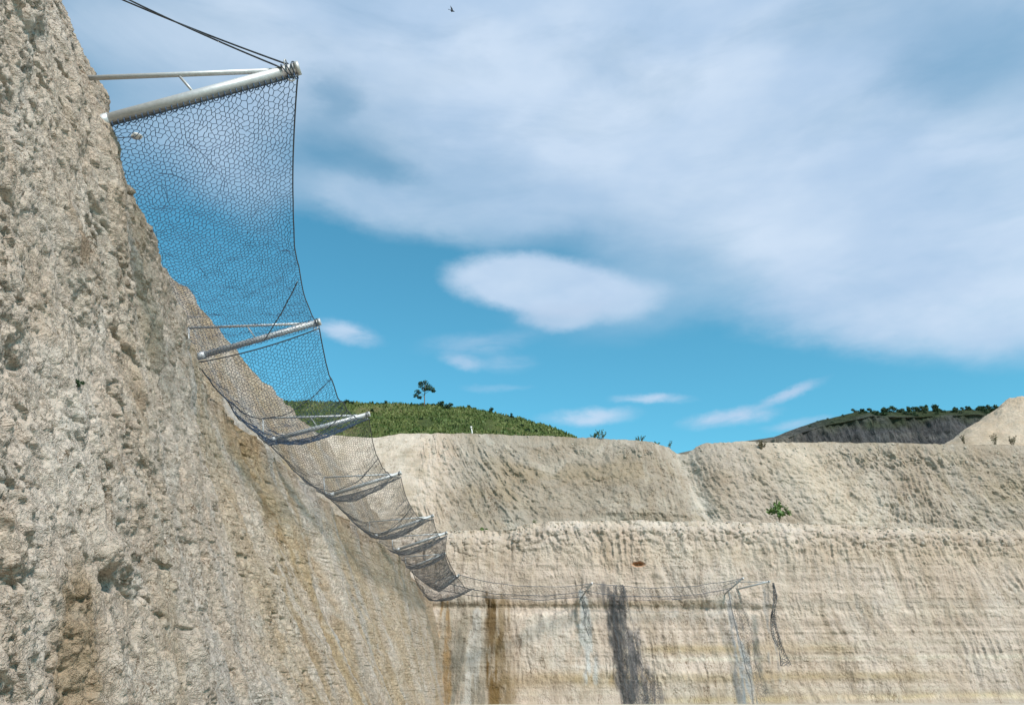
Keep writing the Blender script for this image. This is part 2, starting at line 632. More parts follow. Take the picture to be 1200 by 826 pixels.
# ------------------------------------------------------------------ near side wall of the quarry
def side_wall():
    y1 = np.linspace(-34, 2.6, 40, endpoint=False)
    q = np.linspace(1 / 2.6, 1 / 57.0, 650)                # even in sight, so near rock gets the detail
    y2 = 1 / q
    y3 = np.linspace(58.0, 74, 24)
    ys = np.concatenate([y1, y2, y3])
    zl = np.concatenate([np.linspace(-.25, 9.0, 720, endpoint=False), np.linspace(9.0, 13.3, 150)])
    Yg, Zg = np.meshgrid(ys, zl, indexing='ij')
    ex = edge_x(Yg)
    far = sst(6.9, 11.0, Yg)
    rel = Zg - EDGE_Z + .22 * far
    # below the net line: battered face
    fr = np.clip(-rel, 0, None) / EDGE_Z
    low = ex + (np.interp(Yg, by, bx) - ex) * (0.80 * fr + 0.20 * fr ** 2)
    # above the line: near rib leans back, farther on a small ledge and then a slope
    near_up = ex - np.clip(rel, 0, None) * 0.47
    ledge = 1.05 * sst(0.0, 0.12, rel)
    far_up = ex - ledge - np.clip(rel, 0, None) * (0.52)
    X = np.where(rel < 0, low, near_up * (1 - far) + far_up * far)
    D = np.zeros_like(X)
    wy = Yg + 0.5 * fbm(Yg * .5, Zg * .5, 3.1, 3, 5)
    D += 0.24 * fbm(wy * 0.32, Zg * 0.32, 0.5, 3, 21)
    # gullies that run down the slope, deeper and closer farther along
    D += (0.10 + 0.16 * sst(12, 30, Yg)) * ridge(wy * 0.75 + Zg * .12, Zg * 0.10, 2.0, 3, 31)
    D += 0.05 * ridge(wy * 2.8 + Zg * .3, Zg * 0.35, 4.0, 3, 41)
    D += 0.09 * fbm(wy * 1.3, Zg * .9, 7.7, 4, 51)
    rough_zone = sst(-.05, .42, fbm(Yg * .7, Zg * .6, 9, 4, 71))
    # lumpy clods
    a, b_, c = worley2(wy * 2.3 + .3 * Zg, Zg * 2.0 + .5 * fbm(Yg * 3, Zg * 3, 0, 2, 8), 3)
    D += (0.018 + .045 * rough_zone) * (0.5 - a) + 0.03 * (c - .5)
    # broken crusts: small ragged steps, each edge catching a little shade
    def crust(f, k, seed, amp, ys_=.6):
        n_ = (fbm(Yg * f + .2 * Zg * f, Zg * f * ys_, seed, 4, seed, .58) + 1) * k
        fl = np.floor(n_)
        return amp * ((fl + sst(.70, 1.0, n_ - fl)) / k - 1)
    D += crust(1.7, 7, 62, .17)
    D += (.45 + .55 * rough_zone) * crust(4.6, 6, 63, .085, .7) * np.clip(22 / np.maximum(Yg, 1), .3, 1)
    ff = np.clip(13 / np.maximum(Yg, 1), .15, 1)
    D += ff * (.3 + .7 * rough_zone) * crust(10.0, 5, 64, .04, .9)
    a2, b2, c2 = worley2(Yg * 8.5 + .4 * vn(Yg * 9, Zg * 9, 1, 3), Zg * 8.0 + .4 * vn(Yg * 9, Zg * 9, 5, 4), 13)
    D += ff * 0.024 * rough_zone * (0.6 - a2) * (0.3 + c2)
    D += 0.014 * ridge(Yg * 5.0, Zg * 5.0, 1.5, 4, 61, .6)
    # pits and hollows
    pit = sst(.34, .60, fbm(Yg * 3.1, Zg * 4.0, 2.2, 3, 81, .6))
    D -= 0.05 * pit * (0.2 + .8 * rough_zone)
    pit2 = sst(.30, .42, fbm(Yg * 7.0, Zg * 11.0, 5.2, 3, 91, .6))
    D -= 0.045 * pit2 * ff * (.5 + .5 * rough_zone)
    gash = sst(.62, .80, ridge(Yg * 1.6 + .8 * Zg, Zg * 2.6, 3.3, 3, 95, .6)) * sst(-.1, .3, fbm(Yg * .9, Zg * .9, 2, 2, 96))
    D -= .06 * gash * np.clip(16 / np.maximum(Yg, 1), .3, 1)
    D += .08 * np.exp(-((Yg - 6.95) / .75) ** 2 - ((Zg - 6.75) / .6) ** 2)
    D += .035 * ridge((Yg + .35 * Zg) * 2.2, Zg * .22, 4.4, 3, 97) * sst(4, 8, Yg)
    # a dark hollow under an overhanging clod, low on the wall
    h = at(122, 682, 6.2)
    dd = np.sqrt(((Yg - h.y) / .34) ** 2 + ((Zg - h.z) / .10) ** 2)
    D -= 0.16 * sst(1.0, .3, dd)
    dd = np.sqrt(((Yg - h.y) / .36) ** 2 + ((Zg - h.z - .24) / .17) ** 2)
    D += 0.12 * sst(1.0, .2, dd)
    D += ff * 0.012 * (rng.random(X.shape) - .5)
    D -= .10 * sst(10, 14, Yg) * np.exp(-((rel + .5) / 1.0) ** 2)
    X = X + D
    # crest: roll back to the plateau
    top = Zg > 12.0
    Zt = Zg - 0.0
    topz = 11.9 + 0.5 * fbm(Yg * .18, 0, 0, 4, 15) + 1.3 * sst(11, 7, Yg) + 0.25 * fbm(Yg * 1.1, Zg * 0, 4, 3, 16)
    over = np.clip(Zg - topz, 0, None)
    X = X - over * 8.0
    Zg2 = np.minimum(Zg, topz) + 0.08 * over
    G = np.stack([X, Yg, Zg2], -1)
    me = grid_mesh('quarry_side_face', G, True, flip=False)
    # mineral tint
    base = np.array([0.505, 0.425, 0.350])
    T = np.ones(G.shape) * base
    def lay(mask, colr):
        nonlocal T
        T = T * (1 - mask[..., None]) + np.array(colr) * mask[..., None]
    nA = fbm(Yg * .5, Zg * .35, 1, 4, 101)
    lay(.7 * sst(.0, .45, nA), (0.55, 0.48, 0.405))
    lay(.5 * sst(.05, .5, -nA), (0.445, 0.375, 0.30))
    run = wy + .10 * Zg
    # ochre wash down the slope behind the second and third frames
    st = sst(-.35, .20, fbm(run * .55, Zg * .10, 8, 3, 111))
    reg = sst(10.5, 14.0, Yg) * (1 - .6 * sst(20, 32, Yg))
    lay(.8 * st * reg, (0.45, 0.335, 0.20))
    lay(.6 * sst(.0, .4, fbm(run * 2.2, Zg * .2, 3, 4, 112)) * reg, (0.33, 0.225, 0.11))
    st = sst(.05, .4, fbm(run * 1.9, Zg * .16, 12, 3, 121))
    lay(.45 * st * sst(6, 9, Yg), (0.37, 0.285, 0.175))
    st = sst(.08, .38, fbm(run * 1.2, Zg * .14, 22, 3, 131))
    lay(.55 * st * sst(7, 10, Yg), (0.41, 0.395, 0.375))
    # brown earth pocket at the foot and near the left edge
    p = at(165, 770, 5.6)
    dd = np.sqrt(((Yg - p.y) / .55) ** 2 + ((Zg - p.z) / .9) ** 2) + .5 * fbm(Yg * 2, Zg * 2, 3, 3, 7)
    lay(.7 * sst(1.1, .4, dd), (0.29, 0.205, 0.115))
    for (px, py, ry_, rz_) in ((20, 270, .22, .5), (45, 300, .3, .2), (8, 540, .12, .2), (110, 470, .25, .2)):
        d = ray(px, py)
        Yp = -4.15 * d[1] / d[0]
        dd = np.sqrt(((Yg - Yp) / ry_) ** 2 + ((Zg - (EYE + d[2] / d[1] * Yp)) / rz_) ** 2) + .6 * fbm(Yg * 4, Zg * 4, 6, 3, 17)
        lay(.5 * sst(1.1, .4, dd), (0.27, 0.19, 0.12))
    lay(.35 * sst(.2, .5, fbm(Yg * 3, Zg * 3, 6, 3, 141)), (0.53, 0.50, 0.45))
    lay(.45 * sst(45, 56, Yg), (0.42, 0.31, 0.19))
    set_tint(me, T)
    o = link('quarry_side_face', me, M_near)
    tag(o, 'pale crumbling rock face rising along the left of the quarry', kind='structure')
    return G


G_side = side_wall()


# ------------------------------------------------------------------ back wall: lower face, bench, upper face
def wall_y(x):
    return 58.0 + 0.075 * x


def lay_on(T, mask, colr):
    return T * (1 - mask[..., None]) + np.array(colr) * mask[..., None]


CREST = [(-200, 500), (300, 505), (437, 513), (470, 508), (560, 508), (640, 511), (690, 513), (740, 516), (765, 518), (783, 524),
         (793, 532), (806, 532.5), (816, 524), (826, 520), (870, 517.5), (950, 518), (1040, 519), (1120, 520), (1200, 522), (1500, 520)]
LIP = [(-200, 640), (520, 622), (560, 620), (600, 617), (625, 611), (650, 608), (760, 607), (900, 608), (1050, 611), (1200, 612), (1500, 612)]
UPY = 71.0


def back_wall():
    xs = np.concatenate([np.linspace(-30, -8, 40, endpoint=False), np.linspace(-8, 49, 1030), np.linspace(49.5, 95, 50)])
    cp = np.array([[at(a, b, UPY).x, at(a, b, UPY).z] for a, b in CREST])
    lp = np.array([[at(a, b, 59.3).x, at(a, b, 59.3).z] for a, b in LIP])
    n1, n2, n3 = 300, 26, 210
    t1 = np.linspace(0, 1, n1, endpoint=False)
    t2 = np.linspace(0, 1, n2, endpoint=False)
    t3 = np.linspace(0, 1, n3)
    zl = np.interp(xs, lp[:, 0], lp[:, 1]) + 0.10 * fbm(xs * .6, 0, 0, 4, 3) + .06 * fbm(xs * 3, 0, 0, 3, 4)
    zc = np.interp(xs, cp[:, 0], cp[:, 1]) + 0.10 * fbm(xs * .8, 1, 0, 4, 5) + 0.07 * fbm(xs * 4, 1, 0, 3, 6)
    wy = wall_y(xs)
    X = np.repeat(xs[:, None], n1 + n2 + n3, 1)
    Y = np.zeros_like(X); Z = np.zeros_like(X); part = np.zeros_like(X)
    # lower face
    z0 = -0.25
    Z[:, :n1] = z0 + (zl[:, None] - z0) * t1[None]
    Y[:, :n1] = wy[:, None] - 1.3 + 2.6 * t1[None] + 0.5 * sst(.93, 1.0, t1)[None]
    # bench
    bw = 5.2
    Z[:, n1:n1 + n2] = zl[:, None] + 0.25 * np.sin(t2 * PI)[None] + .5 * t2[None] ** 2
    Y[:, n1:n1 + n2] = wy[:, None] + 1.8 + bw * t2[None]
    # upper face
    s = n1 + n2
    Z[:, s:] = (zl + .5)[:, None] + (zc - zl - .5)[:, None] * t3[None]
    ytop = UPY + 0.0 * xs
    ybot = wy + 1.8 + bw
    Y[:, s:] = ybot[:, None] + (ytop - ybot)[:, None] * (t3[None] ** 1.15)
    part[:, n1:] = 1; part[:, s:] = 2
    low = (part == 0); up = (part == 2)
    fade = np.clip(np.minimum(np.concatenate([t1 * 6, np.ones(n2), np.minimum(t3 * 8, (1 - t3) * 6)]), 1), 0, 1)[None]
    D = np.zeros_like(X)
    wx = X + .6 * fbm(X * .3, Z * .3, 1, 3, 9)
    D += 0.55 * fbm(wx * .16, Z * .10, 2, 3, 201)
    D += 0.24 * fbm(wx * .5, Z * .22, 5, 4, 211)
    def crust(f, k, seed, amp, ys_):
        n_ = (fbm(wx * f + .35 * Z * f * up, Z * f * ys_, seed, 4, seed, .58) + 1) * k
        fl = np.floor(n_)
        return amp * ((fl + sst(.65, 1.0, n_ - fl)) / k - 1)
    zone = .35 + .65 * sst(-.2, .3, fbm(X * .13, Z * .25, 6, 3, 88))
    ht = np.concatenate([t1, np.ones(n2 + n3)])[None]
    zu = .12 + 1.0 * sst(-.25, .2, fbm(X * .11, Z * .18, 16, 3, 188))
    for px_, w_ in ((480, 3.2), (965, 3.0), (808, 1.4)):
        zu = zu * (1 - .85 * np.exp(-((X - at(px_, 565, 68).x + (Z - 16) * .4) / w_) ** 2))
    zone = zone * np.where(up, zu * .85, .16 + .24 * sst(.78, .93, ht) * sst(1.0, .97, ht) + .25 * np.exp(-((ht - .5) / .05) ** 2))
    D += zone * crust(.55, 7, 81, .8, .45) + zone * crust(1.6, 6, 82, .45, .45) + (zone + .15) * crust(4.0, 5, 83, .16, .35)
    # excavator tooth marks: long narrow vertical scores on the lower face, slanting ones above
    slant = np.where(up, 0.30 * fbm(X * .12, 0, 0, 2, 77) * 2 + .12, 0.03)
    sx = wx + slant * Z
    toothz = sst(-.1, .4, fbm(X * .25, Z * .5, 3, 3, 221))
    g1 = ridge(sx * 1.9, Z * .28, 8, 3, 231)
    g2 = ridge(sx * 4.2, Z * .9, 3, 2, 241)
    D += (0.03 + .10 * toothz + .05 * up) * g1
    D += (0.02 + .06 * toothz) * g2
    D += 0.10 * ridge(X * 1.1, Z * 1.6, 4, 4, 251, .6) + up * .16 * fbm(X * 1.2 + Z * .8, Z * 1.1, 3, 4, 252, .6)
    # thin harder beds standing proud on the lower face
    bed = Z + .035 * X * 0 + .18 * fbm(X * .12, 0, 0, 3, 261) - 0.012 * X
    D += low * 0.055 * (vn(bed * 2.6, 0.5, 0.5, 271) + .6 * vn(bed * 6.1, .5, .5, 272)) * sst(10, 5, Z)
    # clods near the lips
    a, b_, c = worley2(X * 2.2, Z * 2.4, 23)
    lipm = low * sst(.72, .95, np.concatenate([t1, np.zeros(n2 + n3)]))[None] + up * .5
    D += 0.22 * lipm * (.5 - a) + 0.15 * lipm * (c - .5)
    # the recess of the gully between the two upper faces
    gx = at(806, 560, 68).x
    gd = np.abs(X - gx - (zc[:, None] - Z) * .16)
    D -= up * .7 * np.exp(-(gd / 1.0) ** 2)
    D += up * .6 * np.exp(-((X - gx + 4.8) / 3.4) ** 2)
    # small caved-in hollow
    hx, hz = at(750, 660, 58.5).x, at(750, 660, 58.5).z
    dh = np.sqrt(((X - hx) / .60) ** 2 + ((Z - hz - .05 + .12 * (X - hx) ** 2) / .22) ** 2) + .15 * fbm(X * 3, Z * 3, 1, 2, 9)
    D -= low * .38 * sst(1, .3, dh)
    # furrow beneath the net line
    nz = at(640, 712, 58).z
    D -= low * .25 * np.exp(-((Z - nz) / .25) ** 2) * sst(22, 14, X)
    D += .03 * (rng.random(X.shape) - .5)
    Y = Y - D * fade
    Z = Z + .10 * fbm(X * 1.5, Z * 1.5, 1, 2, 5) * (part > 0) * fade
    G = np.stack([X, Y, Z], -1)
    me = grid_mesh('quarry_back_face', G, True, flip=True)

    # ---- mineral tint
    T = np.ones(G.shape) * np.array([0.452, 0.375, 0.312])
    U = lambda px: (px - 600) * .0592
    def ZZ(py): return at(700, py, 58).z
    big = fbm(X * .10, Z * .3, 4, 4, 301)
    T = lay_on(T, .5 * sst(0, .5, big), (0.48, 0.41, 0.35))
    T = lay_on(T, .45 * sst(0, .5, -big), (0.435, 0.355, 0.29))
    # beds of colour on the lower face
    w = Z - .011 * X + .10 * fbm(X * .2, Z * .4, 0, 4, 311) + .04 * fbm(X * 1.6, Z * 1, 0, 3, 312)
    def band(z, h, k, c, x0=None, x1=None, so_=2.5):
        nonlocal T
        m = np.exp(-((w - z) / h) ** 2) * k * low
        if x0 is not None: m = m * sst(x0 - so_, x0 + so_, X)
        if x1 is not None: m = m * sst(x1 + so_, x1 - so_, X)
        m = m * (.6 + .6 * sst(-.5, .3, fbm(X * .35, Z * .9, z, 3, 321)))
        T = lay_on(T, np.clip(m, 0, 1), c)
    band(ZZ(648), .9, .35, (0.42, 0.335, 0.24))
    band(ZZ(708), .22, .6, (0.36, 0.28, 0.19), None, 15)
    band(ZZ(709), .28, .5, (0.38, 0.335, 0.285), 15, None)
    band(ZZ(720), .4, .35, (0.52, 0.46, 0.39))
    band(ZZ(763), .34, .85, (0.35, 0.275, 0.175), 8, 24)
    band(ZZ(758), .22, .4, (0.37, 0.33, 0.27), 20, None)
    band(ZZ(775), .16, .8, (0.55, 0.49, 0.40), 10, None)
    band(ZZ(797), .5, .9, (0.34, 0.26, 0.155), -1, 9)
    band(ZZ(797), .30, .7, (0.375, 0.295, 0.175), 8, 30)
    band(ZZ(782), .12, .6, (0.53, 0.47, 0.40), 0, 8)
    band(ZZ(812), .2, .6, (0.52, 0.45, 0.36), 0, 30)
    band(ZZ(822), .25, .6, (0.37, 0.30, 0.16), 10, None)
    # thin strata
    fine_b = .15 * vn(w * 3.1, .2, .3, 91) + .15 * vn(w * 7.3, .2, .3, 92) + .05 * vn(w * 15, .2, .3, 93)
    T = T * (1 + (low * sst(9.5, 7.0, Z) * fine_b * (.5 + .8 * sst(-.4, .3, fbm(X * .2, Z, 3, 3, 94))))[..., None])
    # general grey-tan for the upper face
    T = lay_on(T, .85 * up * sst(U(520) - 2, U(540), X) * sst(U(985) + 4, U(800), X), (0.275, 0.238, 0.19))
    T = lay_on(T, .75 * up * sst(U(900), U(1000), X), (0.305, 0.26, 0.21))
    T = lay_on(T, .6 * up * np.exp(-((X - at(975, 570, 68).x + (Z - 16) * .5) / 3.5) ** 2), (0.55, 0.465, 0.37))
    T = lay_on(T, .7 * up * np.exp(-((gd) / .9) ** 2), (0.50, 0.465, 0.41))
    T = lay_on(T, .6 * up * sst(at(530, 560, 68).x + 1.5, at(470, 560, 68).x, X), (0.53, 0.44, 0.35))
    T = lay_on(T, .7 * (part == 0) * sst(.93, .985, np.concatenate([t1, np.zeros(n2 + n3)]))[None] * np.ones_like(X), (0.53, 0.45, 0.37))  # highlight along the bench lip, painted into the tint as a paler strip
    scr = sst(.25, .6, ridge(sx * 2.2, Z * .33, 6, 3, 335)) * sst(-.15, .3, fbm(X * .3, Z * .7, 8, 3, 336))
    T = lay_on(T, .38 * scr * (part != 1), (0.24, 0.185, 0.13))
    tone = fbm(sx * 1.3, Z * .4, 2, 4, 331)
    T = lay_on(T, .35 * sst(.05, .5, tone), (0.33, 0.265, 0.19))
    T = lay_on(T, .4 * sst(.1, .5, -tone), (0.49, 0.435, 0.365))
    dk = sst(.2, .5, fbm(sx * .5, Z * .5, 5, 4, 341)) * up
    T = lay_on(T, .4 * dk, (0.29, 0.235, 0.16))
    # seepage streaks
    def streak(px0, py0, px1, py1, wpx, k, c, freq=2.0, seed=0, soft=.5, solid=0.0):
        nonlocal T
        a_, b0 = at(px0, py0, 58), at(px1, py1, 57.5)
        t = np.clip((Z - b0.z) / (a_.z - b0.z), -.5, 1.5)
        cx = b0.x + (a_.x - b0.x) * t
        wd = wpx * .059 * (0.65 + .35 * (1 - np.clip(t, 0, 1)))
        d = np.abs(X - cx + .35 * fbm(X * .9, Z * .7, seed, 3, seed)) / wd
        m = sst(1.1, soft, d) * sst(a_.z + .35, a_.z - .15, Z + .4 * vn(X * 2.5, 0.1, 0.3, seed)) * sst(b0.z - .5, b0.z + .4, Z) * low
        m0 = m
        m = m * (.12 + 1.05 * sst(-.32, .22, fbm(X * freq, Z * .35, seed, 4, seed + 1, .6)))
        m = m * (.5 + .6 * sst(-.4, .2, fbm(X * 4, Z * 1.8, seed, 3, seed + 2, .6)))
        gr_ = vn(X * 3.2 + .3 * Z, Z * .8, seed, seed + 3) + .8 * vn(X * 7, Z * 2.2, seed, seed + 4)
        m = m * .45 + .55 * m0 * sst(.30, .62, m + .30 * gr_)
        T = lay_on(T, np.clip((m * (1 - solid) + m0 * solid) * k, 0, 1), c)
    streak(548, 702, 550, 870, 62, .8, (0.255, 0.225, 0.175), 1.5, 400, .55, .55)
    streak(545, 700, 545, 860, 32, .75, (0.17, 0.155, 0.125), 2.0, 401)
    streak(560, 715, 548, 860, 16, .6, (0.37, 0.36, 0.335), 2.5, 402)
    streak(503, 700, 506, 860, 22, .8, (0.44, 0.315, 0.19), 1.5, 403)
    streak(523, 700, 522, 860, 9, .8, (0.25, 0.165, 0.08), 3.0, 404)
    streak(576, 692, 580, 860, 10, 1.0, (0.12, 0.075, 0.03), 3.0, 405)
    streak(586, 700, 592, 860, 22, .7, (0.17, 0.115, 0.05), 3.0, 406, .5, .4)
    streak(575, 700, 577, 770, 14, .8, (0.12, 0.08, 0.04), 3.0, 407)
    streak(640, 722, 650, 785, 55, .5, (0.50, 0.46, 0.40), 1.0, 408)
    streak(683, 690, 694, 800, 10, .7, (0.43, 0.45, 0.44), 2.0, 409)
    streak(718, 686, 752, 860, 25, .92, (0.135, 0.125, 0.12), 2.6, 410, .6)
    streak(740, 740, 772, 860, 20, .8, (0.17, 0.155, 0.15), 2.6, 411, .6)
    streak(716, 690, 738, 860, 8, 1.0, (0.11, 0.10, 0.095), 3, 412)
    streak(862, 692, 886, 860, 14, .85, (0.29, 0.305, 0.31), 3, 413)
    streak(858, 698, 870, 830, 7, .7, (0.20, 0.20, 0.20), 3, 414)
    streak(903, 690, 914, 800, 8, .7, (0.24, 0.235, 0.225), 3, 415)
    T = lay_on(T, low * .85 * sst(1.2, .5, dh), (0.46, 0.23, 0.11))
    set_tint(me, T)
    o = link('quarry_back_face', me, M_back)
    tag(o, 'far quarry wall with a lower banded face and a set back upper face', kind='structure')
    return G, cp, lp


G_back, crest_pts, lip_pts = back_wall()


def back_y(x, z):
    """depth of the lower back face at x,z"""
    i = int(np.argmin(np.abs(G_back[:, 0, 0] - x)))
    col = G_back[i, :300]
    j = int(np.argmin(np.abs(col[:, 2] - z)))
    return float(col[j, 1])


# ------------------------------------------------------------------ ground: quarry floor, plateaus, hills
def ground():
    # quarry floor and the land beyond, one sheet to the horizon
    q = np.concatenate([-np.geomspace(3000, 60, 22), np.linspace(-50, 90, 200), np.geomspace(100, 3000, 22)])
    X, Y = np.meshgrid(q, q, indexing='ij')
    near = np.exp(-((X / 120) ** 2 + ((Y - 20) / 120) ** 2))
    Z = (0.05 * fbm(X * .2, Y * .2, 0, 4, 3) + .02 * fbm(X * 1.1, Y * 1.1, 0, 2, 5)) * near
    me = grid_mesh('quarry_floor', np.stack([X, Y, Z], -1), True, flip=True)
    T = np.ones((*X.shape, 3)) * np.array([0.50, 0.45, 0.37])
    T = lay_on(T, .5 * sst(0, .5, fbm(X * .1, Y * .1, 0, 4, 9)), (0.56, 0.51, 0.43))
    set_tint(me, T)
    tag(link('quarry_floor', me, M_dirt), 'pale dusty quarry floor at the foot of the walls', kind='structure')
    # plateau behind the upper back face
    xs = np.concatenate([np.linspace(-30, -8, 30, endpoint=False), np.linspace(-8, 42, 300), np.linspace(42.5, 95, 40)])
    zc = np.interp(xs, G_back[:, -1, 0], G_back[:, -1, 2]); yc = np.interp(xs, G_back[:, -1, 0], G_back[:, -1, 1])
    t = np.linspace(0, 1, 60)
    Xp = np.repeat(xs[:, None], 60, 1)
    spread = 1 + 2.2 * t[None] ** 2
    Xp = (Xp - 15) * spread + 15
    Yp = yc[:, None] - .01 + 130 * t[None] ** 1.6
    Zp = zc[:, None] * (1 - sst(0, .12, t)[None]) + 19.0 * sst(0, .12, t)[None] + .12 * fbm(Xp * .5, Yp * .5, 0, 4, 33) * sst(0, .05, t)[None]
    Zp = np.where(Yp > yc[:, None] + .3, np.minimum(Zp, zc[:, None] + (Yp - yc[:, None]) * .02), Zp)
    me = grid_mesh('plateau', np.stack([Xp, Yp, Zp], -1), True, flip=True)
    T = np.ones((*Xp.shape, 3)) * np.array([0.46, 0.40, 0.32])
    set_tint(me, T)
    tag(link('plateau', me, M_dirt), 'bare levelled ground above the far quarry wall', kind='structure')
    # land behind the crest of the near side wall
    ys = np.linspace(-34, 74, 110)
    top = G_side[:, -1]
    x0 = np.interp(ys, top[:, 1], top[:, 0]); z0 = np.interp(ys, top[:, 1], top[:, 2])
    t = np.linspace(0, 1, 20)
    Yp = np.repeat(ys[:, None], 20, 1)
    Xp = x0[:, None] + .02 - 90 * t[None] ** 1.5
    Zp = z0[:, None] - .01 + .3 * fbm(Xp * .2, Yp * .2, 0, 3, 37) * sst(0, .1, t)[None] - 1.5 * t[None]
    me = grid_mesh('side_plateau', np.stack([Xp, Yp, Zp], -1), True)
    set_tint(me, np.ones((*Xp.shape, 3)) * np.array([0.44, 0.39, 0.31]))
    tag(link('side_plateau', me, M_dirt), 'stony ground above the left quarry face', kind='structure')


ground()

HILL = [(120, 474), (240, 472), (330, 471), (400, 471), (437, 473), (500, 474), (560, 480), (610, 489), (645, 500), (668, 510), (700, 524), (760, 545), (840, 570)]
HILLY = 112.0


def hill_z(x, y):
    hp = hill_z.p
    zc = np.interp(x, hp[:, 0], hp[:, 1])
    k = np.clip((y - 78) / (HILLY - 78), 0, 1)
    zb = 18.2
    z = zb + (zc - zb) * k ** .85
    back = np.clip((y - HILLY) / 60, 0, 1)
    return z - 4 * back ** 1.5 - 2 * np.clip(k * 0, 0, 1)


hill_z.p = np.array([[at(a, b, HILLY).x, at(a, b, HILLY).z] for a, b in HILL])


def hill():
    xs = np.linspace(hill_z.p[0, 0], hill_z.p[-1, 0], 240)
    ys = np.concatenate([np.linspace(76, HILLY, 110), np.linspace(HILLY + 1, 172, 25)])
    X, Y = np.meshgrid(xs, ys, indexing='ij')
    Z = hill_z(X, Y) + .25 * fbm(X * .3, Y * .3, 0, 4, 43) - 2.5 * sst(81, 76, Y)
    me = grid_mesh('hillside', np.stack([X, Y, Z], -1), True, flip=True)
    T = np.ones((*X.shape, 3)) * np.array([0.10, 0.12, 0.035])
    n = fbm(X * .25, Y * .12, 0, 4, 47)
    T = lay_on(T, .8 * sst(0, .4, n), (0.19, 0.175, 0.075))
    T = lay_on(T, .6 * sst(.1, .5, -n), (0.05, 0.075, 0.022))
    set_tint(me, T)
    m = rock_mat('hill_turf', 0.25, 0.8)
    tag(link('hillside', me, m), 'green grassy hillside behind the far quarry wall', kind='structure')
    # grass: many blades, one mass
    N = 34000
    gx = rng.uniform(hill_z.p[0, 0] + 2, hill_z.p[-1, 0] - 1, N)
    gy = 79 + (HILLY + 1.5 - 79) * rng.random(N) ** .8
    V = []; 
    dens = fbm(gx * .35, gy * .2, 0, 3, 53)
    keep = dens > -.35
    gx, gy = gx[keep], gy[keep]
    gz = hill_z(gx, gy) + .25 * fbm(gx * .3, gy * .3, 0, 4, 43)
    n = len(gx)
    h = rng.uniform(.10, .34, n)
    an = rng.uniform(0, PI, n)
    wv = rng.uniform(.05, .16, n)
    dx, dy = np.cos(an) * wv, np.sin(an) * wv
    lx, ly = rng.normal(0, .1, n), rng.normal(0, .1, n)
    A = np.stack([gx - dx, gy - dy, gz - .05], 1); B = np.stack([gx + dx, gy + dy, gz - .05], 1)
    C_ = np.stack([gx + dx * .6 + lx, gy + ly + dy * .6, gz + h * .8], 1); D_ = np.stack([gx - dx * .5 + lx, gy - dy * .5 + ly, gz + h], 1)
    V = np.stack([A, B, C_, D_], 1).reshape(-1, 3)
    Q = np.arange(n * 4).reshape(-1, 4)
    tag(link('hill_grass', np_mesh('hill_grass', V, Q, False), M_grass), 'rough green and yellowish grass covering the hillside', 'grass', kind='stuff')


hill()


# ------------------------------------------------------------------ foliage builders
def leaf_cloud(mb_v, mb_q, c, r, n, size, flat=.8):
    P = rng.normal(0, 1, (n, 3)); P /= np.linalg.norm(P, axis=1, keepdims=True)
    P *= (rng.random((n, 1)) ** .4)
    P = P * np.array([r, r, r * flat]) + np.array(c)
    a = rng.normal(0, 1, (n, 3)); a /= np.linalg.norm(a, axis=1, keepdims=True)
    b = np.cross(a, rng.normal(0, 1, (n, 3))); b /= np.linalg.norm(b, axis=1, keepdims=True)
    s = size * rng.uniform(.6, 1.3, (n, 1))
    V = np.stack([P - a * s, P + b * s * .5, P + a * s, P - b * s * .5], 1).reshape(-1, 3)
    base = sum(len(v) for v in mb_v)
    mb_v.append(V); mb_q.append(np.arange(4 * n).reshape(-1, 4) + base)


def crown_mesh(name, clumps, n, size, flat=.8):
    v, q = [], []
    for (c, r) in clumps:
        leaf_cloud(v, q, c, r, n, size, flat)
    return np_mesh(name, np.concatenate(v), np.concatenate(q), False)


# lone tree on the hill
def lone_tree():
    b = at(497, 476, HILLY - 1.5)
    b.z = float(hill_z(b.x, b.y)) - .1
    t = empty('hill_tree', b)
    tag(t, 'lone slender tree with an open crown standing on the green hill', 'tree')
    m = MB()
    H = 4.1
    m.tube([b + Vector(p) for p in ((0, 0, -.2), (.04, 0, .9), (-.02, .03, 1.9), (.08, 0, 2.9), (.0, 0, 3.6))], [.10, .08, .065, .045, .02], 7)
    for (z, dx, dy, dz) in ((1.8, -.9, .1, .6), (2.0, .9, -.2, .7), (2.4, -.6, -.3, .8), (2.7, .55, .3, .6), (2.2, -.1, .7, .7), (1.6, -1.0, -.1, .1)):
        m.tube([b + Vector((.02, 0, z)), b + Vector((dx * .55, dy * .55, z + dz * .4)), b + Vector((dx, dy, z + dz))], [.04, .028, .012], 5)
    m.build('trunk', M_bark, t)
    cl = [((-.95, .1, 2.35), .42), ((-1.25, 0, 1.75), .34), ((.95, -.2, 2.75), .45), ((1.25, .1, 2.5), .28), ((-.5, -.3, 3.1), .45), ((.45, .3, 3.3), .42),
          ((-.1, .6, 2.9), .4), ((0, 0, 3.75), .42), ((-.65, 0, 3.65), .28), ((.35, -.4, 2.6), .3), ((-.75, .2, 1.5), .26)]
    o = link('crown', crown_mesh('crown', [(tuple(b + Vector(c)), r * 1.3) for c, r in cl], 95, .13, .6), M_leaf_far, t)


lone_tree()


def make_protos(prefix, k, mat, n=70, size=.14, sp=(.25, .48)):
    out = []
    for i in range(k):
        cl = []
        for _ in range(7):
            a = random.uniform(0, 2 * PI); d = random.uniform(0, .75)
            cl.append(((math.cos(a) * d, math.sin(a) * d, random.uniform(.15, .95)), random.uniform(*sp)))
        me = crown_mesh(prefix, cl, n, size, .8)
        me.materials.append(mat)
        out.append(me)
    return out


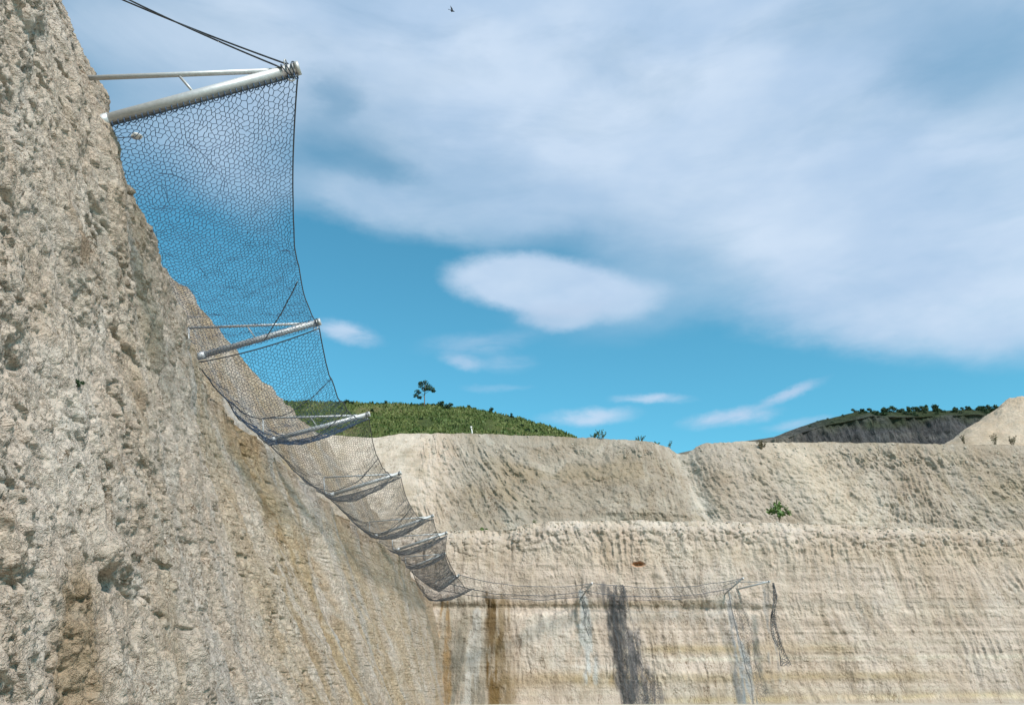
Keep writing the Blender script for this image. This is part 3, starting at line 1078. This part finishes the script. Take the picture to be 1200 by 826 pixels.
PR_B = make_protos('foliage', 4, M_leaf_far)
PR_G = make_protos('foliage', 2, M_leaf_bright, 26, .15, (.22, .42))


def stems_mesh(h=1.0, n=5, spread=.35, mat=M_bark, r=.03):
    m = MB()
    for i in range(n):
        a = random.uniform(0, 2 * PI)
        m.tube([(0, 0, -.15), (math.cos(a) * spread * .4, math.sin(a) * spread * .4, h * .5), (math.cos(a) * spread, math.sin(a) * spread, h)], [r, r * .7, r * .3], 4)
    me = m.mesh('stem')
    me.materials.append(mat)
    return me


ST = stems_mesh(.7, 5, .4)


def bush(loc, s, sz, label, group, protos=PR_B, name='shrub', cat='shrub'):
    t = empty(name, loc)
    t.scale = (s, s, sz)
    t.rotation_euler.z = random.uniform(0, 6.28)
    tag(t, label, cat, group)
    link('foliage', random.choice(protos), None, t, world=False)
    link('stem', ST, None, t, world=False)
    return t


# shrubs on the hill ridge and slope
LAB_SIZE = lambda s, a, b: 'small' if s < a else ('middling' if s < b else 'larger')
GR = 'dark green shrubs scattered on the green hill'
n_sh = 0
for px in [389, 404, 412, 427, 436, 452, 470, 507, 517, 524, 549, 553, 575, 600, 632, 645]:
    Y = HILLY + random.uniform(-2, 2)
    x = at(px, 480, Y).x
    z = float(hill_z(x, Y))
    big_ = 1.0 + .8 * (px in (517, 549, 553, 524, 404)) + .5 * (px in (632, 640, 541))
    s = random.uniform(.35, .6) * big_
    bush((x, Y, z - .1), s, s * random.uniform(.7, 1.2), ('%s dark green skyline shrub of the green hill, %s' % (LAB_SIZE(s, .6, .9), 'behind the net' if px < 436 else ('left of the lone tree' if px < 497 else ('just right of the lone tree' if px < 530 else ('on the hill crown' if px < 580 else 'down its right slope'))))), GR)
for k in range(20):
    Y = random.uniform(84, 109)
    px = random.uniform(395, 650)
    x = at(px, 495, Y).x
    z = float(hill_z(x, Y))
    s = random.uniform(.25, .55)
    bush((x, Y, z - .1), s, s * .8, 'low green bush on the grassy hillside, %s' % ('behind the net' if px < 437 else ('below the lone tree' if px < 530 else ('above the pale marker post' if px < 580 else 'on its right hand slope'))), 'low bushes on the grassy slope')

# pale marker post at the edge of the upper face
b = at(553.5, 509, 71.5)
t = empty('marker_post', b)
tag(t, 'small pale marker post on the rim below the green hill', 'post')
m = MB(); m.tube([b + Vector((0, 0, -.3)), b + Vector((-.03, 0, .25)), b + Vector((-.10, 0, .62))], [.07, .07, .05], 8); m.build('shaft', M_marker, t)
m = MB(); m.box(b + Vector((-.12, -.01, .68)), (Vector((1, 0, 0)), Vector((0, 1, 0)), Vector((0, 0, 1))), (.09, .05, .09)); m.build('cap', M_marker, t)


# ------------------------------------------------------------------ dark rocky hill far right
RIDGE = [(700, 545), (790, 533), (815, 527), (850, 521), (880, 516), (905, 512), (925, 504), (945, 497), (962, 491), (985, 486), (1005, 481), (1040, 482),
         (1075, 480), (1120, 479), (1160, 480), (1200, 484), (1300, 492), (1450, 530)]
DY = 190.0
dk_p = np.array([[at(a, b, DY).x, at(a, b, DY).z] for a, b in RIDGE])


def rocky_hill():
    xs = np.linspace(dk_p[0, 0], dk_p[-1, 0], 520)
    n1, n2, n3 = 70, 30, 20
    zc = np.interp(xs, dk_p[:, 0], dk_p[:, 1]) + .35 * fbm(xs * .12, 0, 0, 4, 61)
    zbase = 40.0
    t1 = np.linspace(0, 1, n1); t2 = np.linspace(0, 1, n2)
    X = np.repeat(xs[:, None], n1 + n2, 1)
    Z = np.zeros_like(X); Y = np.zeros_like(X)
    hgt = (zc - zbase)[:, None]
    # cliff takes the lower three quarters, vegetated cap above
    Z[:, :n1] = zbase + hgt * .84 * t1[None]
    Y[:, :n1] = DY - 13 + 6 * t1[None]
    Z[:, n1:] = zbase + hgt * (.84 + .16 * np.sin(t2 * PI / 2))[None]
    Y[:, n1:] = DY - 7 + 9 * t2[None]
    D = np.zeros_like(X)
    D[:, :n1] = (2.2 * fbm(X * .07, Z * .05, 3, 4, 63) + 1.1 * ridge(X * .35, Z * .12, 3, 4, 64) + .7 * ridge(X * 1.1, Z * .3, 3, 3, 65))[:, :n1]
    D[:, n1:] = .8 * fbm(X * .2, Y * .2, 3, 3, 66)[:, n1:]
    Y -= D
    # back side
    t3 = np.linspace(0.05, 1, n3)
    Xb = np.repeat(xs[:, None], n3, 1)
    Yb = Y[:, -1:] + 60 * t3[None]; Zb = Z[:, -1:] - 8 * t3[None] ** 2
    G = np.concatenate([np.stack([X, Y, Z], -1), np.stack([Xb, Yb, Zb], -1)], 1)
    me = grid_mesh('rocky_hill', G, True, flip=True)
    Xa, Za = G[..., 0], G[..., 2]
    T = np.ones(G.shape) * np.array([0.075, 0.075, 0.078])
    T = lay_on(T, .7 * sst(.0, .45, fbm(Xa * .15, Za * .5, 5, 4, 67)), (0.15, 0.145, 0.14))
    T = lay_on(T, .6 * sst(.05, .45, fbm(Xa * .5, Za * .2, 9, 4, 68)), (0.055, 0.055, 0.06))
    rows = np.arange(G.shape[1])[None] * np.ones(G.shape[:2])
    capm = sst(n1 - 14, n1 + 4, rows + 12 * fbm(Xa * .2, Za * .3, 1, 3, 69))
    capm = capm * (.25 + .75 * sst(at(925, 500, DY).x, at(985, 500, DY).x, Xa))
    T = lay_on(T, capm, (0.045, 0.058, 0.024))
    foot = sst(28, 12, rows + 10 * fbm(Xa * .2, Za * .3, 2, 3, 70)) * sst(at(1010, 500, DY).x, at(1060, 500, DY).x, Xa) * .5
    T = lay_on(T, foot, (0.16, 0.155, 0.09))
    tail = sst(at(950, 500, DY).x, at(850, 500, DY).x, Xa)
    T = lay_on(T, tail * .6 * sst(n1 * .35, n1 * .8, rows), (0.32, 0.28, 0.225))
    set_tint(me, T)
    tag(link('rocky_hill', me, M_dark), 'dark grey rocky hill with a green wooded top in the distance', kind='structure')
    return G, n1


G_dark, DN1 = rocky_hill()
GT = 'small trees along the top of the dark rocky hill'
for k in range(120):
    px = 915 + 330 * random.random() ** .8
    if px < 1000 and random.random() < .6: continue
    i = int(np.argmin(np.abs(G_dark[:, 0, 0] - at(px, 485, DY).x)))
    j = random.randint(DN1 + 3, DN1 + 29)
    p = G_dark[i, j]
    s = random.uniform(.55, 1.15) * (.45 if px < 1000 else 1) * (0.8 if j < DN1 + 15 else 1.1)
    bush((float(p[0]), float(p[1]), float(p[2]) - .2), s * 1.2, s * random.uniform(.9, 1.5),
         ('%s dark green tree on the rocky hill, %s' % ('stunted' if s < .55 else ('small' if s < .85 else 'taller'), ('at its thin left end' if px < 1000 else ('on the left half of the top' if px < 1075 else ('on the right half of the top' if px < 1150 else 'beside the earth mound'))))), GT, PR_B, 'ridge_tree', 'tree')


# ------------------------------------------------------------------ pale earth mound on the plateau, right
def mound():
    MY = 90.0
    c = at(1212, 520, MY)
    z0 = 18.6
    n, m_ = 200, 130
    a = np.linspace(0, 2 * PI, n); r = np.linspace(0, 1, m_)
    A, R = np.meshgrid(a, r, indexing='ij')
    H = at(1190, 467, MY).z - z0
    X = c.x + R * np.cos(A) * 24.0; Y = MY + R * np.sin(A) * 12.0
    hh = H * np.clip(1.06 - R * 1.06, 0, .985)
    hh = hh * (1 + .05 * fbm(X * .25, Y * .25, 0, 4, 71)) + .22 * fbm(X * .9, Y * .9, 1, 4, 72) + .10 * ridge(X * 2, Y * 2, 1, 3, 73) + .22 * R * ridge(A * 9, R * 1.5, 1, 3, 74)
    Z = z0 - .4 + hh + .4 * (1 - R)
    # close the seam
    Z[-1] = Z[0]
    me = grid_mesh('earth_mound', np.stack([X, Y, Z], -1), True, flip=True)
    T = np.ones((*X.shape, 3)) * np.array([0.49, 0.39, 0.295])
    T = lay_on(T, .4 * sst(0, .4, fbm(X, Z * 2, 3, 3, 75)), (0.42, 0.33, 0.24))
    set_tint(me, T)
    o = tag(link('earth_mound', me, M_dirt), 'pale heap of loose earth on the plateau at the right', kind='structure')


mound()


# ------------------------------------------------------------------ weeds and bushes on the rims and bench
def weed(loc, h, n, spread, label, mat=M_straw, leafy=False, r=.018):
    t = empty('weed', loc)
    tag(t, label, 'weed')
    m = MB()
    v, q = [], []
    for i in range(n):
        a = random.uniform(0, 2 * PI); s = random.uniform(.2, 1) * spread; hh = h * random.uniform(.5, 1)
        b0 = Vector(loc) + Vector((math.cos(a) * s * .3, math.sin(a) * s * .3, -.12))
        e = Vector(loc) + Vector((math.cos(a) * s, math.sin(a) * s, hh))
        mid = (b0 + e) / 2 + Vector((0, 0, hh * .15))
        m.tube([b0, mid, e], [r, r * .8, r * .35], 4)
        for kk in range(3):
            leaf_cloud(v, q, tuple(mid.lerp(e, kk / 2)), .09, 5, .07)
    m.build('stem', mat, t)
    link('foliage', np_mesh('foliage', np.concatenate(v), np.concatenate(q), False), M_leaf if leafy else mat, t)
    return t


def crest_at(px, dy=0.15):
    x = at(px, 518, UPY).x
    i = int(np.argmin(np.abs(G_back[:, -1, 0] - x)))
    p = G_back[i, -1]
    return (float(p[0]), float(p[1]) + dy, float(p[2]))


weed(crest_at(705), .85, 14, .9, 'sprawling leafy weed on the rim just right of the green hill', leafy=True)
weed(crest_at(697), .45, 8, .4, 'low leafy weed at the right foot of the green hill', leafy=True)
weed(crest_at(751), .45, 9, .6, 'low scrubby weed on the rim between the green hill and the notch', leafy=True)
weed(crest_at(784), .75, 4, .35, 'thin upright weed on the rim right beside the notch', leafy=True)
weed(crest_at(770), .25, 6, .5, 'flat tuft on the rim left of the thin upright weed', leafy=True)
x_ = at(893, 526, 70.4)
weed(tuple(x_), .75, 16, .6, 'dry brown tuft just below the rim right of the notch', r=.03)
weed(tuple(at(1130, 519, 75)), .8, 7, .25, 'thin dry weed on the left flank of the earth mound')
weed(tuple(at(1166, 521, 74.5)), 1.1, 10, .35, 'tall dry weed in front of the earth mound')
weed(tuple(at(1186, 521, 74.5)), .8, 12, .5, 'broad dry weed in front of the earth mound at the right edge')

for (px, py, Y, s, lab) in ((913, 604, 64, 1.0, 'bright green leafy bush growing at the foot of the upper face'),
                            (565, 620, 60.6, .5, 'small bright green bush on the bench lip at the left'),
                            (627, 610, 61.0, .38, 'tiny green bush on the bench lip right of the other one')):
    p = at(px, py, Y)
    t = bush((p.x, p.y, p.z - .25), s, s * (1.25 if px == 913 else .7), lab, None, PR_G)
p = at(923, 601, 64.0)
bush((p.x, p.y, p.z - .1), .5, .6, 'smaller bright green sprig at the right of the leafy bush', None, PR_G)
for (px, py, s) in ((90, 452, .055), (250, 560, .0)):
    if s:
        d = ray(px, py)
        ys_ = G_side[:, :, 1]
        # find the wall point on this sight line
        A = (G_side - np.array([0, 0, EYE]))
        A = A / np.linalg.norm(A, axis=-1, keepdims=True)
        dv = np.array(Vector(d).normalized())
        k = np.unravel_index(np.argmax((A @ dv)), A.shape[:2])
        w_ = G_side[k]
        t = bush((float(w_[0]), float(w_[1]), float(w_[2])), s, s, 'tiny dry sprig clinging to the near rock face', None, PR_B, 'sprig', 'plant')


# ------------------------------------------------------------------ loose stones
def stone_mesh(seed):
    import bmesh
    bm = bmesh.new()
    bmesh.ops.create_icosphere(bm, subdivisions=2, radius=1)
    r_ = np.random.default_rng(seed)
    off = r_.uniform(0, 50, 3)
    co = np.array([v.co[:] for v in bm.verts])
    n = fbm(co[:, 0] * 1.1 + off[0], co[:, 1] * 1.1 + off[1], co[:, 2] * 1.1 + off[2], 3, seed)
    for v, k in zip(bm.verts, n):
        v.co *= 1 + .45 * float(k)
        v.co.z *= .75
    me = bpy.data.meshes.new('stone')
    bm.to_mesh(me); bm.free()
    return me


STN = [stone_mesh(i + 3) for i in range(5)]


def rubble():
    Vs, Fs, base = [], [], 0
    data = []
    for me in STN:
        co = np.array([v.co[:] for v in me.vertices]); fa = np.array([p.vertices[:] for p in me.polygons])
        data.append((co, fa))
    def addst(p, s):
        nonlocal base
        co, fa = data[random.randrange(5)]
        R = np.array(Matrix.Rotation(random.uniform(0, 6.28), 3, Vector((random.uniform(-1, 1), random.uniform(-1, 1), 1)).normalized()))
        Vs.append((co * s) @ R.T + np.array(p)); Fs.append(fa + base); base += len(co)
    ncol = G_back.shape[0]
    for k in range(260):
        i = random.randrange(45, ncol - 70)
        j = min(325, max(200, int(random.gauss(290, 14))))
        p = G_back[i, j]
        addst((p[0], p[1] - .02, p[2] + .02), random.uniform(.035, .10) * (1.6 if random.random() < .08 else 1))
    for k in range(160):
        i = random.randrange(45, ncol - 70)
        p = G_back[i, random.randrange(480, 533)]
        addst(p, random.uniform(.05, .13))
    for k in range(0):
        i = 0
        p = G_back[i, 3]
        addst((p[0], p[1] - random.uniform(0, 1.2), .05), random.uniform(.04, .12))
    me = np_mesh('rubble', np.concatenate(Vs), np.concatenate(Fs), True)
    tag(link('rubble', me, M_stone), 'loose pale rubble strewn along the bench lip and wall foot', 'rubble', kind='stuff')


rubble()


# ------------------------------------------------------------------ the rockfall net: outrigger frames, mesh bays, ropes
def frame(tip, root, near=False, label='', name='outrigger_frame', sc=1.0, wallx=None):
    """tubular outrigger: inclined main pipe, thinner top tube, short strut, upright at the wall, fittings at the tip"""
    t = empty(name, root)
    tag(t, label, 'support frame', 'steel outrigger frames carrying the rockfall net')
    d = (tip - root); L = d.length; d.normalize()
    side = Vector((0, 0, 1)).cross(d).normalized()
    upv = d.cross(side).normalized()
    if upv.z < 0: upv = -upv
    R = .063 * sc if near else .056 * sc
    sid = 24 if near else 10
    back = root - d * (.55 if near else .10)
    m = MB(); m.tube([back, tip], R, sid); m.build('main_pipe', M_galv, t)
    # flange weld + end ring
    m = MB()
    m.tube([tip - d * .035, tip + d * .012], R * 1.16, sid)
    m.build('end_cap', M_galv, t)
    m = MB()
    m.tube([root - d * .06, root + d * (.10 if near else .13)], R * (1.1 if near else 1.22), sid)
    m.build('sleeve', M_galv, t)
    hz = Vector((tip.x - root.x, tip.y - root.y, 0)).normalized()
    br = root + Vector((0, 0, .56)) - hz * (.25 if not near else .30)
    join = tip - d * (.12 * L) + upv * (R * .8)
    m = MB(); m.tube([br - (join - br).normalized() * (.5 if near else 0), join], R * .44, 14 if near else 7); m.build('top_tube', M_galv, t)
    s0 = root.lerp(tip, .47) + upv * R * .7
    bt = br.lerp(join, .50)
    m = MB(); m.tube([s0, bt], R * .22, 8 if near else 5); m.build('strut', M_galv, t)
    if not near:
        m = MB(); m.tube([br, root - hz * .18], R * .4, 6); m.build('upright', M_galv, t)
        m = MB(); m.box(root - hz * .14 + Vector((0, 0, .02)), (hz, side, Vector((0, 0, 1))), (.015, .07, .08)); m.build('base_plate', M_galv, t)
    # rope loops and shackle at the tip
    for k, off in enumerate((.05, .10, .15) if near else (.06,)):
        m = MB(); m.ring(tip - d * off, d + upv * (.25 * (k - 1)), R * 1.22, .008 if near else .012, 22, 6, .01); m.build('rope_loop', M_rope, t)
    m = MB()
    m.ring(tip - d * .10 - upv * (R + .045), side, .035, .009, 14, 6); m.build('shackle', M_galv, t)
    if near:
        m = MB(); m.ring(tip - d * .12 + upv * (R + .04), hz, .045, .007, 14, 6); m.build('shackle', M_galv, t)
    return t


ords = ['frame nearest the camera, jutting from the rock into open sky', 'second frame, dark against the ochre slope and blue sky',
        'third frame, its tip in front of the green hill', 'fourth frame, tip just below the rim of the far wall', 'fifth frame counted from the camera, well down the net',
        'sixth frame, above the two closely spaced last ones', 'seventh frame, last one of the side wall before the corner', 'short steep frame in the corner of the quarry']
for i, (tp, rt) in enumerate(zip(tipW, rootW)):
    frame(tp, rt, near=(i == 0), label='galvanised ' + ords[i], sc=1.0 if i < 5 else 1.1)

# frames on the back wall
bt = [(at(694, 683, 56.2), at(682, 699, 58.4)), (at(871, 677, 57.2), at(848, 697, 59.3)), (at(902, 681, 57.4), at(861, 691, 59.5))]
blab = ['dark small frame on the back wall, left of the broad black stain', 'steep small frame on the back wall beside the grey stain',
        'rightmost frame, low and long, where the net ends on the back wall']
bframes = []
for (tp, rt), lb in zip(bt, blab):
    frame(tp, rt, label=lb, sc=1.0)


# ---- hexagonal wire mesh
def hexnet(name, Sf, nu, nv, r, sides=3, jit=.12, seed=1, mask=None, parent=None, mat=M_wire, wob=0.0):
    g = np.random.default_rng(seed)
    I, J = np.meshgrid(np.arange(nu + 1), np.arange(nv + 1), indexing='ij')
    par = np.where((I + J) % 2 == 0, .19, -.19)
    par = np.where((J == 0) | (J == nv), 0, par)
    inner = ((I > 0) & (I < nu) & (J > 0) & (J < nv))
    jv = g.normal(0, jit, I.shape) * inner; ju = g.normal(0, jit, I.shape) * inner
    Un = (I + ju) / nu; Vn = (J + par + jv) / nv
    P = Sf(Un, Vn)
    P = P + g.normal(0, .005, P.shape) * inner[..., None]
    if wob:
        P = P + wob * np.stack([vn(Un * 31, Vn * 13, 1, seed), vn(Un * 31, Vn * 13, 5, seed + 1), vn(Un * 27, Vn * 11, 9, seed + 2)], -1) * inner[..., None]
    idx = I * (nv + 1) + J
    e1 = np.stack([idx[:-1], idx[1:]], -1).reshape(-1, 2)
    ev = ((I + J) % 2 == 0)[:, :-1]
    e2 = np.stack([idx[:, :-1][ev], idx[:, 1:][ev]], -1)
    E = np.concatenate([e1, e2])
    # a few broken strands
    E = E[g.random(len(E)) > .012]
    Pf = P.reshape(-1, 3)
    if mask is not None:
        mk = mask(Un, Vn).reshape(-1)
        E = E[mk[E[:, 0]] & mk[E[:, 1]]]
    V, Q = segs(Pf[E[:, 0]], Pf[E[:, 1]], r, sides)
    o = link(name, np_mesh(name, V, Q, True), mat, parent)
    o['kind'] = 'stuff'
    return o


def lerp(a, b, t):
    return a + (b - a) * t


def bay_surface(r0, t0, r1, t1, sag_t, sag_r, cross, pull, seed):
    r0, t0, r1, t1 = (np.array(p, float) for p in (r0, t0, r1, t1))
    def Sf(u, v):
        u_ = u[..., None]; v_ = v[..., None]
        s = 4 * u * (1 - u)
        R = lerp(r0, r1, u_); Tt = lerp(t0, t1, u_)
        P = lerp(R, Tt, v_)
        inw = (R - Tt); inw = inw / np.linalg.norm(inw, axis=-1, keepdims=True)
        z = -(sag_t * v + sag_r * (1 - v)) * s - cross * 4 * v * (1 - v) * (.12 + .88 * s)
        z = z + .05 * vn(u * 9, v * 5, seed, 3) * s + .03 * vn(u * 23, v * 12, seed, 4) * s
        P = P + inw * (pull * s * v ** 1.5)[..., None]
        P[..., 2] += z
        return P
    return Sf


def rope(Sf, us, vs, r, sides=6):
    pts = Sf(np.array(us, float), np.array(vs, float))
    m = MB(); m.tube([Vector(p) for p in pts], r, sides)
    return m


def off_root(p, dz=-.03):
    return Vector((p.x, p.y, p.z + dz))


blabs = ['large nearest bay of the net, its wide mesh seen against the sky', 'second bay of the net, hanging past the ochre slope toward the hill',
         'third bay of the net, sagging in front of the pale rock blocks', 'fourth bay of the net, drawn tight above the far cliff edge',
         'fifth bay of the net, a short dense pocket', 'sixth bay of the net, narrow and nearly edge on',
         'corner bay of the net, dropping to the foot of the corner frame']
for i in range(7):
    r0, r1, t0, t1 = rootW[i], rootW[i + 1], tipW[i], tipW[i + 1]
    Lb = (t1 - t0).length
    under = Vector((0, 0, -.10 if i == 0 else -.13))
    st_ = [.30, .42, .40, .40, .34, .30, .25][i]
    cr = [.05, .6, .65, .6, .45, .3, .3][i]
    pl = [.19, .12, .12, .15, .05, .05, .05][i]
    sr = [.0, .10, .08, .08, .08, .08, .1][i]
    Sf = bay_surface(r0 + under + Vector((0, 0, .02)), t0 + under, r1 + under, t1 + under, st_, sr, cr, pl, i * 3.1)
    e = empty('net_bay', (r0 + t0) / 2)
    tag(e, blabs[i], 'safety net', 'bays of the rockfall net along the side wall')
    cu = .040 if i == 0 else .040
    cv = .049 if i == 0 else .056
    nu = int(Lb / cu); nv = max(8, int((t0 - r0).length / cv))
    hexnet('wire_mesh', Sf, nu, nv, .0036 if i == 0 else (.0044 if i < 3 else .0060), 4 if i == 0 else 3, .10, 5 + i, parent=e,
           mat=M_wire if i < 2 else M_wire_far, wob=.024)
    n = 40
    u = np.linspace(0, 1, n)
    rope(Sf, u, np.ones(n), .009 if i == 0 else .012).build('edge_rope', M_rope, e)
    rope(Sf, u, np.zeros(n), .009 if i == 0 else .013).build('edge_rope', M_rope, e)
    v = np.linspace(0, 1, 24)
    rope(Sf, np.zeros(24), v, .012).build('lacing_rope', M_rope, e)
    seams = {0: (), 1: (.30, .62), 2: (.38, .8), 3: (.4, .75), 4: (.45,), 5: (.5,), 6: (.4,)}[i]
    for q_ in seams:
        rope(Sf, np.full(24, q_) + .05 * (1 - v), v, .009 if i < 3 else .012, 5).build('seam_wire', M_rope, e)
    if i == 0:
        # lacing coil that ties the mesh under the pipe
        a = np.linspace(0, 1, 420)
        pts = Sf(np.zeros(420), a)
        dd = np.array(((t0 - r0).normalized())[:]); up_ = np.array([0, 0, 1.0])
        pts = pts + up_[None] * (.035 * np.sin(a * 2 * PI * 34))[:, None] + np.array([0, 1., 0])[None] * (.035 * np.cos(a * 2 * PI * 34))[:, None]
        m = MB(); m.tube([Vector(p) for p in pts], .0055, 5); m.build('lacing_coil', M_wire, e)
        # stray mesh-overlap seam and loose ends
        rr = random.Random(4)
        for k in range(4):
            u0, v0 = rr.uniform(.04, .6), rr.uniform(.15, .8)
            n_ = 12
            tt = np.linspace(0, 1, n_)
            P = Sf(u0 + tt * rr.uniform(.02, .09), v0 + tt * rr.uniform(-.02, .16))
            P[..., 2] += .03 * np.sin(tt * PI) - .02
            m = MB(); m.tube([Vector(p) for p in P], .0038, 4); m.build('loose_wire', M_wire, e)
        rope(Sf, np.linspace(.63, .98, 30), .97 - .42 * np.linspace(0, 1, 30), .009).build('seam_wire', M_rope, e)

# corner and back wall net
pts_w = [rootW[7], Vector((bt[0][1])), Vector(bt[1][1])]
tips_w = [tipW[7], bt[0][0], bt[1][0]]
r6 = Vector((-4.9, 55.5, EYE + 4.9))
backlab = ['faint thin net stretched along the back wall from the corner', 'faint thin net on the back wall between its two right frames']
for i in range(2):
    r0, r1, t0, t1 = pts_w[i], pts_w[i + 1], tips_w[i], tips_w[i + 1]
    Sf = bay_surface(r0, t0, r1, t1, .38, .34, .15, .2, 50 + i)
    e = empty('net_bay', (r0 + t0) / 2)
    tag(e, backlab[i], 'safety net', 'bays of the rockfall net on the back wall')
    Lb = (t1 - t0).length
    hexnet('wire_mesh', Sf, int(Lb / .12), 14, .0068, 3, .1, 60 + i, parent=e, mat=M_wire_far)
    n = 40; u = np.linspace(0, 1, n)
    for vv in (0, .45, 1.0):
        rope(Sf, u, np.full(n, vv), .024, 4).build('edge_rope', M_rope, e)
# pocket of slack net bunched in the corner
Sf = bay_surface(rootW[6] + Vector((.1, .3, -.1)), tipW[6], r6 + Vector((-.4, 0, -.2)), tipW[7] + Vector((.9, 3.0, -.55)), .6, .35, .5, .0, 77)
e = empty('net_pocket', (rootW[6] + tipW[6]) / 2)
tag(e, 'dark slack pocket of net bunched in the corner of the quarry', 'safety net')
hexnet('wire_mesh', Sf, 150, 20, .0075, 3, .15, 91, parent=e, mat=M_wire_far)
n = 40; u = np.linspace(0, 1, n)
rope(Sf, u, np.zeros(n), .02, 5).build('edge_rope', M_rope, e)
rope(Sf, u, np.ones(n), .02, 5).build('edge_rope', M_rope, e)


# torn strips of net hanging down the back wall
def hang(px0, py0, px1, py1, wid, label, seed, Yoff=-.45, r=.011, cell=.13):
    a = at(px0, py0, 58.4); b0 = at(px1, py1, 57.4)
    L = (b0 - a).length
    def Sf(u, v):
        z = a.z + (b0.z - a.z) * u
        x = a.x + (b0.x - a.x) * u + wid * (v - .5) * (.45 + .8 * u) + .16 * vn(u * 6, v * 2, seed, 3) + .3 * vn(u * 2, 0 * v, seed, 5)
        y = a.y + (b0.y - a.y) * u + Yoff + .22 * vn(u * 5, v * 7, seed, 4) - .15
        return np.stack([x, y, z], -1)
    e = empty('hanging_net', a)
    tag(e, label, 'torn net')
    hexnet('wire_mesh', Sf, int(L / cell * 1.3), max(6, int(wid * 1.4 / cell)), r, 3, .3, seed, parent=e, mat=M_wire_far,
           mask=lambda U, V: (fbm(U * 7, V * 3, seed, 3, seed) > -.28))
    v = np.linspace(0, 1, 40)
    rope(Sf, v, np.full(40, .05), .016, 4).build('edge_rope', M_wire_far, e)
    rope(Sf, v * .8, np.full(40, .9), .012, 4).build('edge_rope', M_wire_far, e)


hang(720, 686, 752, 826, 1.7, 'broad dark torn net hanging over the black stain', 501, r=.012, cell=.12)
hang(858, 690, 886, 824, 1.0, 'long grey torn net trailing below the middle frame', 502, r=.008)
hang(902, 684, 915, 780, .55, 'short dark torn net hanging from the rightmost frame tip', 503, r=.019, cell=.10)
hang(683, 700, 691, 745, .25, 'small wisp of torn net under the left frame of the back wall', 504, r=.009)


# ------------------------------------------------------------------ stay ropes from the first frame up to the rock
def cable(a, b, r, label, sag=.03, name='stay_cable'):
    pts = []
    for k in range(25):
        t_ = k / 24
        p = Vector(a).lerp(Vector(b), t_); p.z -= sag * 4 * t_ * (1 - t_)
        pts.append(p)
    e = empty(name, a)
    tag(e, label, 'cable')
    m = MB(); m.tube(pts, r, 8); m.build('rope', M_rope, e)
    m = MB(); m.ring(Vector(b) + Vector((0, 0, 0)), (0, 1, .3), .06, .012, 14, 6); m.build('anchor_eye', M_galv, e)
    return e


tp = tipW[0]
dirn = (tipW[0] - rootW[0]).normalized()
c1 = at(150, 0, 7.05)
for k, (pp, st0, lb) in enumerate(((c1, tp - dirn * .10 + Vector((0, 0, .07)), 'upper of the two thin dark cables rising from the first frame tip'),
                                   (at(157, 0, 7.0), tp - dirn * .17 + Vector((0, -.07, .0)), 'lower of the two thin dark cables rising from the first frame tip'))):
    dv = (pp - st0)
    end = st0 + dv * 1.42
    cable(st0, end, .010, lb, .04)

# tip cable between frames that braces frame 2 upwards to the second bay
# stones caught in the net
def caught(p, s, label, mat=M_pale, idx=0):
    me = STN[idx].copy()
    me.materials.clear(); me.materials.append(mat)
    o = bpy.data.objects.new('caught_stone', me)
    COL.objects.link(o)
    o.location = p
    o.scale = (s * 1.25, s, s * .8)
    tag(o, label, 'stone')
    return o


caught(at(161, 160, 7.35), .055, 'small pale stone caught in the mesh under the first pipe', idx=0)
caught(at(329, 513, 19.6), .20, 'pale rounded rock resting in the net beside the third frame', M_stone, 1)
m = MB()
pts = [at(138, 162, 7.2), at(150, 161, 7.25), at(159, 160, 7.33)]
m.tube(pts, .005, 4)
tag(m.build('tie_wire', M_rope), 'thin wire running from the rock to the small caught stone', 'wire')


# ------------------------------------------------------------------ bird
def bird():
    p = at(530, 13, 45)
    e = empty('bird', p)
    tag(e, 'tiny dark bird flying high in the cloudy sky', 'bird')
    m = MB()
    f = Vector((.9, .2, -.25)).normalized()
    m.tube([p - f * .22, p - f * .12, p - f * .02, p + f * .08, p + f * .14, p + f * .18], [.008, .03, .05, .04, .03, .006], 8)
    m.build('body', M_bird, e)
    for sgn in (-1, 1):
        s = Vector((-.15, sgn * .9, .45)).normalized()
        q = [p + f * .05, p + s * .16 + f * .06, p + s * .34 - f * .08, p + s * .18 - f * .08, p - f * .06]
        th = Vector((0, 0, .006))
        V = [x + th for x in q] + [x - th for x in q]
        k = len(q)
        Fc = [tuple(range(k)), tuple(range(2 * k - 1, k - 1, -1))] + [(i_, (i_ + 1) % k, k + (i_ + 1) % k, k + i_) for i_ in range(k)]
        m = MB(); m.add(V, Fc); m.build('wing', M_bird, e, smooth=False)
    m = MB()
    q = [p - f * .2, p - f * .32 + Vector((0, .05, 0)), p - f * .28, p - f * .32 - Vector((0, .05, 0))]
    V = [x + Vector((0, 0, .004)) for x in q] + [x - Vector((0, 0, .004)) for x in q]
    m.add(V, [(0, 1, 2, 3), (7, 6, 5, 4), (0, 4, 5, 1), (1, 5, 6, 2), (2, 6, 7, 3), (3, 7, 4, 0)]); m.build('tail', M_bird, e, smooth=False)


bird()
